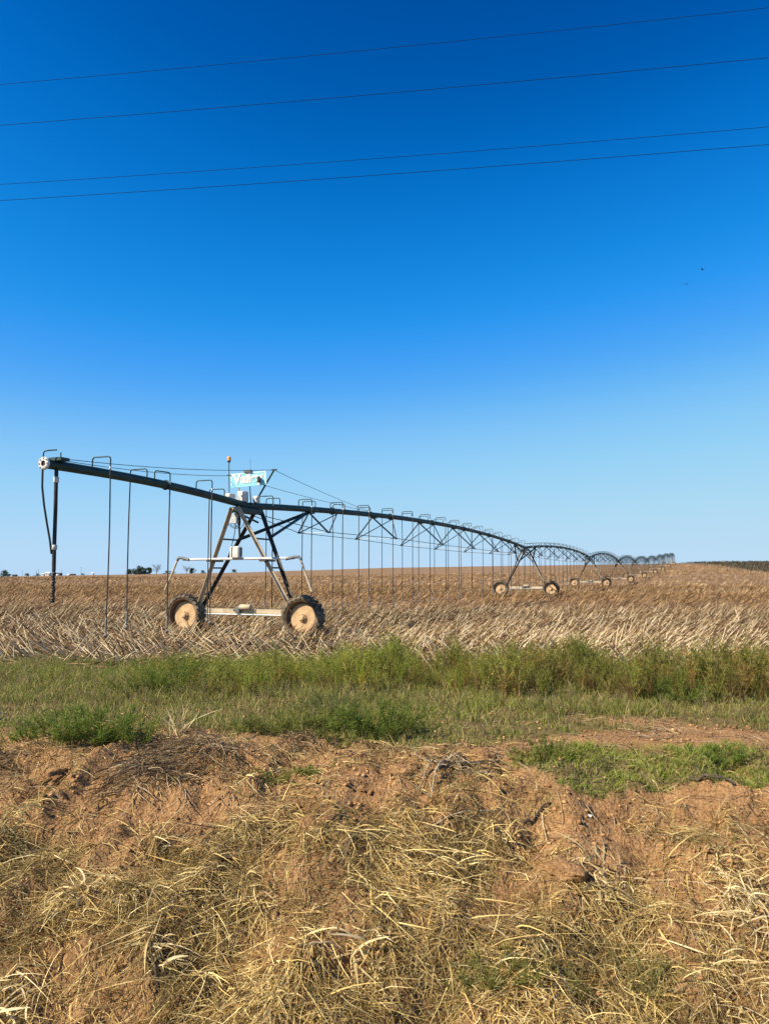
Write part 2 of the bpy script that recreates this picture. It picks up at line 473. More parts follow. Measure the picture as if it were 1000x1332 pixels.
# ================================================================== STUFF: broken crop stubble
rs = np.random.RandomState(11)
STK = [(0.58, 0.44, 0.245), (0.72, 0.58, 0.36), (0.30, 0.20, 0.10), (0.16, 0.098, 0.048), (0.80, 0.67, 0.45), (0.21, 0.135, 0.068)]
def stubble(n, v0, v1, Lr, Wr, K, prism, far=False):
    rows = 0.95
    u = rs.uniform(-0.66 * v1 - 4, 0.66 * v1 + 4, n)
    v = np.sqrt(rs.uniform(v0 ** 2, v1 ** 2, n))
    if not far: v = np.round(v / rows) * rows + rs.normal(0, 0.16, n)
    x, y = xy(u, v); k = (np.abs(x) < 0.58 * y + 3) & (v > v0 - .5 + 1.0 * vnoise(u / 1.2, v, 3)) & (far_crop(x, y) < rs.rand(n) * .8 + .1)
    x, y, u, v = x[k], y[k], u[k], v[k]; n = len(x)
    # swaths lie over one way or the other along the rows
    s = (fbm(u / 9.0, v / 2.6, 121, 2) - 0.38) * 5 + 0.75 - 1.6 * np.exp(-((v - 18.0) / 2.6) ** 2) * (1 - sstep(-1, 7, u)) + 0.6 * sstep(24, 34, v)
    s = s + rs.normal(0, 0.55, n)
    sg = np.sign(s)
    lean = np.radians(np.clip(rs.normal(54, 15, n), 8, 86))
    az = rs.normal(0, 0.55, n) - math.atan2(SU, CU)
    D = np.stack([sg * np.sin(lean) * np.cos(az), np.sin(lean) * np.sin(az), np.cos(lean)], 1)
    L = rs.uniform(*Lr, n) * np.where(rs.rand(n) < .3, .55, 1); W = rs.uniform(*Wr, n)
    P = np.stack([x, y, H(x, y) - 0.02], 1)
    B = rs.normal(0, 0.05, (n, 3)); B[:, 2] -= 0.03
    C = pal(rs, n, STK, 0.18)
    C = np.where((rs.rand(n) < .35 * sstep(21, 30, v))[:, None], C * .55, C)
    C *= (0.50 + 0.95 * fbm(u / 9.0, v / 2.2, 131, 3))[:, None]
    fb = (sstep(28, 55, v) * (0.55 + 0.45 * (1 - sstep(.35, .6, fbm(u / 90.0, v / 11.0, 135, 2)))))[:, None]
    C = C * (1 - fb) + C * np.array([.74, .60, .46]) * fb
    return prisms(P, D, L, W, B, K, C) if prism else ribbons(rs, P, D, L, W, B, K, C, 'stem')
def litter(n, v0, v1, Lr, Wr):
    u = rs.uniform(-0.66 * v1 - 4, 0.66 * v1 + 4, n); v = np.sqrt(rs.uniform(v0 ** 2, v1 ** 2, n))
    x, y = xy(u, v); k = np.abs(x) < 0.58 * y + 3; x, y = x[k], y[k]; n = len(x)
    D = rdir(rs, n, -5, 28); L = rs.uniform(*Lr, n); B = rs.normal(0, .3, (n, 3)); B[:, 2] = -np.abs(B[:, 2]) * .8
    P = np.stack([x, y, H(x, y) + rs.uniform(0, .10, n)], 1)
    return ribbons(rs, P, D, L, rs.uniform(*Wr, n), B, 2, pal(rs, n, STK[2:4] + [(0.14, .085, .042), (.09, .054, .028), (.32, .22, .115)], .2), 'leaf')
V, Q, C = join([stubble(20000, 15.6, 40, (.35, .85), (.018, .032), 2, True), stubble(9000, 15.6, 25, (.4, .85), (.014, .028), 2, True), litter(46000, 15, 40, (.2, .5), (.02, .045))])
o = link('crop_stubble', np_mesh('crop_stubble', V, Q, M_stalk, C)); tag(o, 'pale broken crop stalks leaning in rows behind the green weeds', 'stubble', kind='stuff')
V, Q, C = join([stubble(62000, 39, 110, (.35, .75), (.028, .045), 1, True), stubble(90000, 108, 330, (.4, .8), (.035, .07), 1, False, True)])
o = link('far_crop_stubble', np_mesh('far_crop_stubble', V, Q, M_stalk, C)); tag(o, 'brown and tan crop stubble fading into the distance beneath the irrigation spans', 'stubble', kind='stuff')

# dark standing crop on the hill at the right
n = 26000
x = rs.uniform(95, 420, n); y = rs.uniform(170, 440, n); k = (far_crop(x, y) > .5) & (x < .62 * y + 5); x, y = x[k], y[k]; n = len(x)
P = np.stack([x, y, H(x, y) - .05], 1)
V, Q, C = ribbons(rs, P, rdir(rs, n, 50, 88), rs.uniform(.5, 1.0, n), rs.uniform(.35, .8, n), rs.normal(0, .2, (n, 3)), 1, pal(rs, n, [(.060, .052, .028), (.080, .066, .036), (.12, .088, .052), (.050, .040, .024), (.20, .16, .11)]), 'leaf')
o = link('standing_crop', np_mesh('standing_crop', V, Q, M_grass, C)); tag(o, 'dark green standing crop on the low hill at the right horizon', 'crop', kind='stuff')

# ================================================================== STUFF: weed belt along the field edge
rs = np.random.RandomState(23)
def weed_proto(rs, h, nb, nl, top, low):
    """one bushy upright weed: thin stems, many short upright leaflets"""
    parts = []
    m = nb + 1
    P = np.zeros((m, 3)); P[1:, 2] = rs.uniform(0.02, 0.45, nb) * h
    D = rdir(rs, m, 58, 84); D[0] = (0.05, 0.03, 1)
    L = h * rs.uniform(.45, .75, m); L[0] = h; L = np.minimum(L, (h * 1.02 - P[:, 2]))
    B = rs.normal(0, .08, (m, 3))
    low = np.array(low); top = np.array(top)
    parts.append(ribbons(rs, P, D, L, np.full(m, .011), B, 3, np.tile(low, (m, 1)), 'blade', np.tile((low + top) / 2, (m, 1))))
    k = rs.randint(m, size=nl); t = rs.uniform(.12, 1, nl) ** .8
    LP = P[k] + L[k, None] * (D[k] * t[:, None] + B[k] * (t ** 2)[:, None])
    zf = np.clip(LP[:, 2] / h, 0, 1)[:, None]
    LC = low * (1 - sstep(.2, .65, zf)) + top * sstep(.2, .65, zf)
    LC = LC * (1 + rs.uniform(-.3, .3, (nl, 1)))
    parts.append(ribbons(rs, LP, rdir(rs, nl, 5, 80), rs.uniform(.03, .09, nl) * (0.6 + h * .5), rs.uniform(.006, .011, nl), rs.normal(0, .2, (nl, 3)), 1, LC, 'stem'))
    return join(parts)
def copies(protos, rs, x, y, s, tint=None, z=None):
    out = []
    z = H(x, y) if z is None else z
    which = rs.randint(len(protos), size=len(x)); rz = rs.uniform(0, 2 * np.pi, len(x))
    for i, (V, Q, C) in enumerate(protos):
        k = np.where(which == i)[0]
        if not len(k): continue
        c, sn = np.cos(rz[k])[:, None], np.sin(rz[k])[:, None]; S = s[k][:, None]
        VX = (V[None, :, 0] * c - V[None, :, 1] * sn) * S + x[k][:, None]
        VY = (V[None, :, 0] * sn + V[None, :, 1] * c) * S + y[k][:, None]
        VZ = V[None, :, 2] * S + z[k][:, None] - .01
        VV = np.stack([VX, VY, VZ], -1).reshape(-1, 3)
        QQ = (Q[None] + (np.arange(len(k)) * len(V))[:, None, None]).reshape(-1, 4)
        CC = np.broadcast_to(C[None], (len(k),) + C.shape)
        if tint is not None: CC = CC * tint[k][:, None, :]
        out.append((VV, QQ, CC.reshape(-1, 3)))
    return join(out)
OLIVE = (.200, .195, .042); OLIVE2 = (.265, .230, .068); DEEP = (.150, .175, .030); RUST = (.20, .115, .060); DRY = (.30, .21, .11)
pr = [weed_proto(rs, 1.0, 8, 140, OLIVE, RUST), weed_proto(rs, .9, 9, 140, OLIVE2, RUST), weed_proto(rs, 1.0, 8, 125, DEEP, OLIVE), weed_proto(rs, .85, 8, 125, OLIVE2, DRY)]
def weed_dens(x, y, u, v):
    lo = np.interp(u, [-7, -3, 0, 6], [13.0, 12.4, 12.2, 12.6])
    hi = np.interp(u, [-7, -3, 0, 6], [14.6, 15.2, 15.6, 15.9])
    e = (fbm(u / .9, v / .9, 141, 2) - .38) * 3.2
    return sstep(0, .35, v - lo + e) * (1 - sstep(-.5, 0, v - hi + e)) * sstep(-8.2, -5.5, u + e * 2)
x, y = scatter_uv(rs, 5000, -10.5, 9.5, 11.5, 16.5, weed_dens)
u, v = uv(x, y)
hh = np.interp(u, [-7, -4, -1, 1, 4, 8], [.40, .62, .72, .80, .86, .88]) * (0.42 + 1.15 * fbm(u / .6, v / .6, 151, 2)) * rs.uniform(.55, 1.25, len(x))
tint = np.ones((len(x), 3)); g = fbm(u / 1.4, v / 1.2, 161, 2)[:, None]
lf = (1 - sstep(-3.5, 1.5, u))[:, None]; tint = (1 - g) * np.array([1.05, 1.02, .95]) + g * np.array([.85, 1.0, .8]); tint = tint * (1 + lf * np.array([.20, .40, .05])); tint = tint * (.65 + .7 * rs.rand(len(x), 1)); tint = np.where(rs.rand(len(x), 1) < .10, tint * np.array([1.5, 1.15, 1.25]), tint)
V, Q, C = copies(pr, rs, x, y, hh, tint)
o = link('weed_belt', np_mesh('weed_belt', V, Q, M_grass, C)); tag(o, 'dense belt of tall feathery olive weeds along the field edge', 'weeds', kind='stuff')

# low leafy weeds mixed through the grass
prs = [weed_proto(rs, .9, 6, 90, (.26, .23, .085), (.25, .20, .09)), weed_proto(rs, .7, 7, 90, (.20, .20, .055), (.18, .16, .06)), weed_proto(rs, .8, 6, 80, (.34, .285, .13), (.30, .23, .12))]
x, y = scatter_uv(rs, 5000, -13, 8.5, 8.2, 17.2, lambda x, y, u, v: grass_belt(u, v) * (.25 + .75 * sstep(.34, .5, fbm(u / .6, v / .6, 281, 2))) * (1 - .7 * weed_dens(x, y, u, v)))
u, v = uv(x, y); hh = np.interp(v, [8, 10, 12, 17], [.16, .26, .46, .36]) * (.45 + .9 * fbm(u / .8, v / .8, 291, 2)) * rs.uniform(.7, 1.2, len(x))
V, Q, C = copies(prs, rs, x, y, hh, np.ones((len(x), 3)) * (.7 + .6 * rs.rand(len(x), 1)))
o = link('low_weeds', np_mesh('low_weeds', V, Q, M_grass, C)); tag(o, 'low pale olive weeds mixed through the roadside grass', 'weeds', kind='stuff')

# ================================================================== STUFF: grasses
rs = np.random.RandomState(31)
G1 = [(.22, .24, .05), (.30, .295, .08), (.18, .22, .04), (.38, .33, .12), (.15, .20, .03), (.44, .36, .16)]
x, y = scatter_uv(rs, 150000, -13, 8.5, 8.0, 17.2, lambda x, y, u, v: grass_belt(u, v) * (.35 + .65 * sstep(.36, .56, fbm(u / .45, v / .45, 171, 3))))
u, v = uv(x, y); n = len(x)
hgt = np.interp(v, [8, 9.5, 12, 15, 17], [.08, .13, .22, .22, .16]) * (.5 + 1.0 * fbm(u / .7, v / .7, 181, 2)) * rs.uniform(.5, 1.25, n)
P = np.stack([x, y, H(x, y) - .01], 1); B = rs.normal(0, .22, (n, 3)); B[:, 2] = -np.abs(B[:, 2])
C = pal(rs, n, G1, .2) * (0.75 + .5 * fbm(u / 1.1, v / 1.1, 191, 2))[:, None]
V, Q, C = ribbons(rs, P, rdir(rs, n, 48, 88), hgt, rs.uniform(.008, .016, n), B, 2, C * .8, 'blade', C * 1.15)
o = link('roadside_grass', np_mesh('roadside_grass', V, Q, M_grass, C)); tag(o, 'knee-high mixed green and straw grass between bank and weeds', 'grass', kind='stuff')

x, y = scatter_uv(rs, 75000, -.6, 6.5, 7.0, 9.8, lambda x, y, u, v: green_right(u, v) * (.30 + .70 * sstep(.34, .50, fbm(u / .35, v / .35, 201, 3))))
n = len(x); u, v = uv(x, y)
P = np.stack([x, y, H(x, y) - .01], 1); B = rs.normal(0, .3, (n, 3)); B[:, 2] = -np.abs(B[:, 2])
C = pal(rs, n, [(.21, .28, .038), (.29, .34, .06), (.16, .22, .028), (.34, .33, .09), (.38, .31, .13)], .2)
V, Q, C = ribbons(rs, P, rdir(rs, n, 30, 85), rs.uniform(.05, .15, n) * (.6 + .8 * fbm(u / .4, v / .4, 211, 2)), rs.uniform(.006, .013, n), B, 2, C * .85, 'blade', C * 1.1)
o = link('low_green_grass', np_mesh('low_green_grass', V, Q, M_grass, C)); tag(o, 'low fresh green grass patch along the right lip of the bank', 'grass', kind='stuff')

# ================================================================== STUFF: dry straw on the bank
rs = np.random.RandomState(41)
STR = [(.63, .47, .175), (.74, .58, .245), (.48, .335, .125), (.34, .215, .085), (.80, .66, .33), (.25, .155, .07), (.56, .415, .145), (.42, .295, .10)]
def mat_dens(x, y, u, v):
    f = fbm(u / .55, v / .55, 221, 3)
    low = low_straw(u, v)
    return np.clip(low * (.22 + .78 * sstep(.33, .48, f)) + .16 * sstep(.4, .55, f), 0, 1) * (1 - .8 * green_right(u, v)) * (1 - .9 * grass_belt(u, v))
def slope_dirs(rs, x, y, n, el, spread):
    """lying on the slope, tips hanging mostly downhill (towards -v)"""
    az = -math.pi / 2 - math.atan2(SU, CU) + rs.normal(0, spread, n)
    e = 0.06
    D = np.stack([np.cos(az), np.sin(az), np.zeros(n)], 1)
    dz = (H(x + D[:, 0] * .15, y + D[:, 1] * .15) - H(x, y)) / .15
    D[:, 2] = dz + np.tan(np.radians(rs.uniform(*el, n)))
    return unit(D)
x, y = scatter_uv(rs, 290000, -5.5, 5.5, 4.4, 9.2, mat_dens)
n = len(x); u, v = uv(x, y)
P = np.stack([x, y, H(x, y) + rs.uniform(-.01, .035, n)], 1); B = rs.normal(0, .5, (n, 3)); B[:, 2] = -np.abs(B[:, 2]) * .6
tone = (.22 + 1.25 * fbm(u / .5, v / .5, 241, 3))[:, None]
V1 = ribbons(rs, P, slope_dirs(rs, x, y, n, (-8, 40), 1.3), rs.uniform(.05, .22, n), rs.uniform(.004, .009, n), B, 2, pal(rs, n, STR, .2) * tone, 'blade')
x, y = scatter_uv(rs, 24000, -5.5, 5.5, 4.4, 8.6, lambda x, y, u, v: mat_dens(x, y, u, v) * (.25 + .75 * sstep(.42, .58, fbm(u / .4, v / .4, 251, 2))))
n = len(x); u, v = uv(x, y)
P = np.stack([x, y, H(x, y) + rs.uniform(0, .06, n)], 1); B = rs.normal(0, .45, (n, 3)); B[:, 2] = -np.abs(B[:, 2]) * .7 - .1
V2 = ribbons(rs, P, slope_dirs(rs, x, y, n, (0, 55), 1.0), rs.uniform(.15, .42, n), rs.uniform(.006, .013, n), B, 4, pal(rs, n, STR[:5], .2), 'blade')
# rooted tufts: strands fan out from tuft centres and fall downhill
x, y = scatter_uv(rs, 760, -5.5, 5.5, 4.4, 8.1, lambda x, y, u, v: low_straw(u, v + .25) * sstep(.36, .5, fbm(u / .6, v / .6, 255, 2)))
per = 70; m = len(x); cx = np.repeat(x, per); cy = np.repeat(y, per); n = m * per
sz = np.repeat(rs.uniform(.5, 1.25, m), per); hue = np.repeat(pal(rs, m, STR[:2] + STR[4:5] + [(.58, .44, .155), (.46, .33, .12)], .15), per, 0)
rr = rs.normal(0, .045, (n, 2)) * sz[:, None]; x = cx + rr[:, 0]; y = cy + rr[:, 1]
P = np.stack([x, y, H(x, y) - .005], 1)
az = np.arctan2(rr[:, 1], rr[:, 0]) + rs.normal(0, .5, n); el = np.radians(rs.uniform(15, 80, n))
D = np.stack([np.cos(el) * np.cos(az), np.cos(el) * np.sin(az) - .25, np.sin(el)], 1); D = unit(D)
B = rs.normal(0, .22, (n, 3)); B[:, 2] = -rs.uniform(.25, .95, n); B[:, 1] -= .12
V3 = ribbons(rs, P, D, rs.uniform(.08, .28, n) * sz, rs.uniform(.003, .008, n), B, 3, hue * rs.uniform(.35, 1.3, (n, 1)), 'blade')
V, Q, C = join([V1, V2, V3])
o = link('dry_straw', np_mesh('dry_straw', V, Q, M_straw, C)); tag(o, 'matted golden dry straw covering the lower ditch bank', 'straw', kind='stuff')

# thin green sprouts among the straw
x, y = scatter_uv(rs, 16000, -4.5, 5, 4.6, 8.2, lambda x, y, u, v: sstep(.54, .66, fbm(u / .5, v / .5, 261, 2) + .07))
n = len(x); P = np.stack([x, y, H(x, y)], 1); B = rs.normal(0, .25, (n, 3))
V, Q, C = ribbons(rs, P, rdir(rs, n, 25, 88), rs.uniform(.04, .14, n), rs.uniform(.004, .010, n), B, 2, pal(rs, n, [(.17, .17, .05), (.12, .14, .035), (.25, .22, .08)], .2), 'leaf')
o = link('sprouting_weeds', np_mesh('sprouting_weeds', V, Q, M_grass, C)); tag(o, 'thin olive sprouts scattered through the straw on the bank', 'weeds', kind='stuff')

# broken twigs and roots on the bare soil
x, y = scatter_uv(rs, 5200, -5, 5, 6.0, 11.5, lambda x, y, u, v: (.15 + .85 * sstep(.5, .62, fbm(u / .6, v / .6, 271, 2) + .05)) * (1 - green_right(u, v)) * (1 - .9 * grass_belt(u, v)))
n = len(x); P = np.stack([x, y, H(x, y) + .008], 1); B = rs.normal(0, .35, (n, 3)); B[:, 2] = -np.abs(B[:, 2]) * .4
V, Q, C = prisms(P, slope_dirs(rs, x, y, n, (-4, 25), 1.6), rs.uniform(.06, .36, n), rs.uniform(.004, .012, n), B, 3, pal(rs, n, [(.20, .14, .08), (.12, .08, .05), (.36, .28, .17), (.46, .37, .23)], .25))
o = link('broken_twigs', np_mesh('broken_twigs', V, Q, M_stalk, C)); tag(o, 'dry broken twigs and roots strewn over the red soil lip', 'twigs', kind='stuff')

# crumbs of broken soil
n = 45000
x, y = scatter_uv(rs, n, -5.5, 5.8, 5.0, 11.4, lambda x, y, u, v: (.12 + .88 * sstep(.45, .6, fbm(u / .35, v / .35, 301, 3))) * (1 - .8 * green_right(u, v)) * (1 - .8 * grass_belt(u, v)) * (.45 + .55 * sstep(6.0, 7.2, v)))
n = len(x); r_ = .004 + .026 * rs.rand(n) ** 5
oct_ = np.array([[1, 0, 0], [0, 1, 0], [-1, 0, 0], [0, -1, 0], [0, 0, 1], [0, 0, -1], [.6, .6, .55], [-.62, .6, .5], [-.6, -.6, .55], [.6, -.62, .5]], float)
of = np.array([[0, 6, 4, 9], [1, 7, 4, 6], [2, 8, 4, 7], [3, 9, 4, 8], [0, 5, 1, 6], [1, 5, 2, 7], [2, 5, 3, 8], [3, 5, 0, 9]])
V = (oct_[None] * (1 + rs.normal(0, .22, (n, 10, 3)))) * r_[:, None, None] * np.array([1, 1, .75]) + np.stack([x, y, H(x, y) + r_ * .3], 1)[:, None, :]
Q = (of[None] + (np.arange(n) * 10)[:, None, None]).reshape(-1, 4)
C = np.repeat(pal(rs, n, [(.40, .225, .098), (.30, .16, .068), (.50, .30, .14), (.22, .115, .048)], .15), 10, 0)
o = link('soil_crumbs', np_mesh('soil_crumbs', V.reshape(-1, 3), Q, M_stalk, C)); tag(o, 'loose crumbs of red soil scattered over the bank top', 'soil', kind='stuff')

# ================================================================== THING: centre pivot irrigation machine
M_pipe = surf('weathered_green_pipe', (.012, .040, .040), (.026, .068, .064), .6, .1, 3.0, 0, .35)
M_truss = surf('dark_truss_steel', (.018, .044, .044), (.042, .074, .070), .55, .3, 5.0)
M_leglit = surf('sunlit_dusty_leg_steel', (.40, .31, .20), (.56, .46, .32), .7, 0, 4.0, .15)  # dusty steel, with the near legs' sunlit tone put into the colour
M_legshade_dark = surf('leg_shade_and_dark_steel', (.035, .03, .028), (.09, .07, .055), .6, .2, 5.0)  # far legs' shade put into the colour; also serves small dark parts
M_beam = surf('cream_beam_paint', (.40, .32, .20), (.56, .47, .33), .6, 0, 5.0, .1)
M_rim = surf('dusty_cream_rim', (.42, .27, .14), (.57, .40, .23), .8, 0, 3.5, .2, .2)
M_barrel = surf('shaded_dirty_barrel', (.10, .06, .035), (.20, .13, .075), .85, 0, 4.0, .2, .2)  # dirty brown, darkened to paint in the shade inside the wheel
M_tyre = surf('dusty_tyre_rubber', (.045, .039, .031), (.24, .19, .125), .9, 0, 3.0, .5, .25)
M_white = surf('white_enamel', (.52, .51, .48), (.66, .65, .61), .45, 0, 6.0)
M_galv = surf('galvanised_steel', (.42, .45, .47), (.60, .62, .63), .45, .3, 20.0)
M_black = surf('black_hose_rubber', (.012, .012, .014), (.03, .03, .032), .6, 0, 8.0)
M_weight = surf('dull_weight', (.16, .14, .12), (.26, .23, .20), .7, 0, 12.0)
M_hose = surf('drop_hose_plastic', (.030, .026, .024), (.060, .048, .040), .6, 0, 8.0)
M_amber = surf('amber_beacon_glass', (.80, .30, .03), (.9, .42, .08), .25, 0, 10.0, 0, .6)
M_signblue = surf('pale_blue_sign_enamel', (.27, .67, .80), (.34, .72, .82), .4, 0, 3.0)
M_signedge = surf('sign_border_mint', (.56, .84, .78), (.64, .88, .82), .4, 0, 3.0)
M_signtxt = surf('sign_letter_white', (.80, .79, .74))
M_grey = surf('grey_box_paint', (.10, .11, .11), (.16, .17, .165), .5, 0, 8.0)

PHI = math.atan(0.40)
T1 = (0.4 * 24 - 13.92, 24.0)
EX, EY = math.sin(PHI), math.cos(PHI)
LXv, LYv = math.cos(PHI), -math.sin(PHI)
SPAN = 40.0 / math.cos(PHI)
OFF = [0, 0, 0, 0, 0, 0.6, 1.2, 2.0, 3.0, 4.2]       # the line bends a little near the pivot
NT = 9
TZ = 4.08
g0 = hz(*T1)
def towerloc(k):                # k = 0 .. 9, in machine space (x lateral, y along the pipe)
    y = k * SPAN; x = OFF[k]
    return x, y, hz(T1[0] + EX * y + LXv * x, T1[1] + EY * y + LYv * x) - g0
machine = empty('center_pivot_irrigator', (T1[0], T1[1], g0), -PHI)
tag(machine, 'long dark green irrigation pipe on wheeled towers stretching across the stubble field', 'irrigation machine')

# --- shared meshes of a tower
def near_leg(sx, sy):
    """leg of the A-frame: sx side of the machine, sy near or far along the pipe"""
    b = Vector((sx * 1.72, sy * 0.10, 0.80)); t = Vector((sx * 0.10, sy * 0.68, TZ - 0.10))
    m = MB(); dvec = (t - b).normalized()
    m.angle(b, t, 0.085, 0.014, (0, -1, 0.0))
    return m
leg_mesh = {}
for sx in (-1, 1):
    for sy in (-1, 1):
        leg_mesh[(sx, sy)] = near_leg(sx, sy).mesh('leg', M_leglit if sy < 0 else M_legshade_dark)  # near legs coloured as sunlit, far legs as shaded
def tie(sx, f):
    b0 = Vector((sx * 1.72, 0.10, 0.80)); t0 = Vector((sx * 0.10, 0.68, TZ - 0.10))
    p = b0.lerp(t0, f); q = Vector((p.x, -p.y, p.z))
    return MB().bar(p, q, 0.05, 0.05)
tie_mesh = {(sx, i): tie(sx, f).mesh('cross_tie', M_truss) for sx in (-1, 1) for i, f in enumerate((0.16, 0.42, 0.70))}
beam_mesh = (MB().box((0, 0, 0.80), (3.56, 0.13, 0.13)).box((-1.80, 0, .76), (.16, .19, .30)).box((1.80, 0, .76), (.16, .19, .30))).mesh('base_beam', M_beam)
mot = MB().lathe([(0, -.20), (.075, -.20), (.085, -.18), (.085, .16), (.07, .19), (0, .19)], 16, 'X', (.10, -.13, .93))
motor_mesh = mot.mesh('drive_motor', M_beam)
gear_mesh = (MB().bevbox((-.16, -.10, .86), (.17, .20, .20), .03).lathe([(0, -.06), (.05, -.06), (.05, .06), (0, .06)], 12, 'X', (-.28, -.1, .84))).mesh('gearbox', M_grey)
shaft_mesh = MB().tube([(-1.75, -.12, .70), (1.75, -.12, .70)], .022, 8).mesh('drive_shaft', M_galv)
bracegeo = {}
# wheel (axis along local y, face towards -y)
ty = MB().lathe([(.49, -.13), (.505, -.155), (.54, -.17), (.58, -.165), (.608, -.14), (.622, -.09), (.626, 0), (.622, .09), (.608, .14), (.58, .165), (.54, .17), (.505, .155), (.49, .13), (.485, 0), (.49, -.13)], 56)
NL = 24
for side in (-1, 1):
    for i in range(NL):
        a0 = 2 * math.pi * (i + (0.5 if side > 0 else 0)) / NL
        a1 = a0 + 0.20
        w = 0.055
        vs = []
        for (a, yy) in ((a0, 0.0), (a1, side * .172)):
            for rr in (.60, .662 if yy == 0 else .640):
                for da in (-w, w):
                    vs.append((rr * math.cos(a + da), yy, rr * math.sin(a + da)))
        # sidewall end of the lug
        for rr in (.545, .60):
            for da in (-w, w): vs.append((rr * math.cos(a1 + da), side * .180, rr * math.sin(a1 + da)))
        ty.add(vs, [(0, 1, 3, 2), (4, 6, 7, 5), (0, 2, 6, 4), (1, 5, 7, 3), (2, 3, 7, 6), (0, 4, 5, 1), (8, 9, 7, 6)])
tyre_mesh = ty.mesh('tyre', M_tyre)
rim_mesh = MB().lathe([(0.0, -.02), (.10, -.02), (.13, .0), (.30, .005), (.37, -.01), (.405, .0), (.42, .025), (.40, .05), (0, .05)], 48).mesh('rim', M_rim)
barrel_mesh = MB().lathe([(.415, .03), (.44, .01), (.465, -.05), (.474, -.13), (.493, -.145), (.497, -.135), (.482, -.12), (.476, -.04), (.476, .13), (.42, .13), (.415, .03)], 48).mesh('rim_barrel', M_barrel)
hb = MB().lathe([(0, -.05), (.06, -.05), (.075, -.035), (.08, .03), (.125, .032), (.13, .045)], 20)
for i in range(8):
    a = 2 * math.pi * i / 8; hb.lathe([(0, -.005), (.016, -.005), (.016, .035)], 6, 'Y', (.105 * math.cos(a), 0, .105 * math.sin(a)))
hub_mesh = hb.mesh('hub', M_rim)

def add_tower(k):
    x0, y0, z0 = towerloc(k); L = (x0, y0, z0)
    for key in leg_mesh: link('leg', leg_mesh[key], machine, L)
    for key in tie_mesh: link('cross_tie', tie_mesh[key], machine, L)
    bm = link('base_beam', beam_mesh, machine, L)
    link('drive_shaft', shaft_mesh, bm)
    link('gearbox', gear_mesh, bm)
    link('drive_motor', motor_mesh, machine, L)
    for sx in (-1, 1):
        wx = x0 + sx * 2.10; wy = y0 - 0.16
        wz = hz(T1[0] + EX * wy + LXv * wx, T1[1] + EY * wy + LYv * wx) - g0
        w = empty('wheel', (wx, wy, wz + .665), 0, machine); w.scale = (1.05, 1.05, 1.05)
        w.rotation_euler = (0, 0, R(random.Random(k * 3 + sx).uniform(-3, 3)))
        t = link('tyre', tyre_mesh, w, rot=(0, R(37 * k + 11 * sx), 0)); r_ = link('rim', rim_mesh, w, rot=(0, R(50 * k), 0)); link('hub', hub_mesh, w, (0, -.05, 0)); link('rim_barrel', barrel_mesh, w)
for k in range(NT): add_tower(k)

# --- pipes
def pipe_pt(k, t):
    a = Vector(towerloc(k)); b = Vector(towerloc(k + 1)); p = a.lerp(b, t)
    bow = 0.60 if k < 2 else 0.85
    return Vector((p.x, p.y, p.z + TZ + bow * 4 * t * (1 - t)))
PR = 0.108
for k in range(NT):
    pts = [pipe_pt(k, i / 24) for i in range(25)]
    m = MB().tube(pts, PR, 14)
    if k < 3:
        for i in range(1, 7):      # pipe joint flanges
            p = pipe_pt(k, i / 7); q = pipe_pt(k, i / 7 + .002); dd = (q - p).normalized()
            m.tube([p - dd * .012, p + dd * .012], PR + .045, 14)
    link('pipe_span', m.mesh('pipe_span', M_pipe), machine)
OVER = 8.1
end = Vector((0, -OVER, 4.34))
def over_pt(s): return Vector((0, -s, TZ + (end.z - TZ) * s / OVER + 0.10 * math.sin(math.pi * s / OVER)))
m = MB().tube([over_pt(OVER * i / 10) for i in range(11)], PR, 14)
p = over_pt(4.0); m.tube([p + Vector((0, -.012, 0)), p + Vector((0, .012, 0))], PR + .03, 14)
link('overhang_pipe', m.mesh('overhang_pipe', M_pipe), machine)
fl = MB().lathe([(.060, -.03), (.132, -.03), (.140, -.02), (.140, .02), (.132, .03), (.108, .03)], 28)
for i in range(8):
    a = 2 * math.pi * i / 8; fl.lathe([(0, -.055), (.016, -.055), (.018, -.03)], 6, 'Y', (.116 * math.cos(a), 0, .116 * math.sin(a)))
link('end_flange', fl.mesh('end_flange', M_white), machine, end + Vector((0, -.02, 0)))
link('end_cap', MB().lathe([(0, -.004), (.085, -.004), (.085, .02)], 24).mesh('end_cap', M_black), machine, end + Vector((0, -.02, 0)))

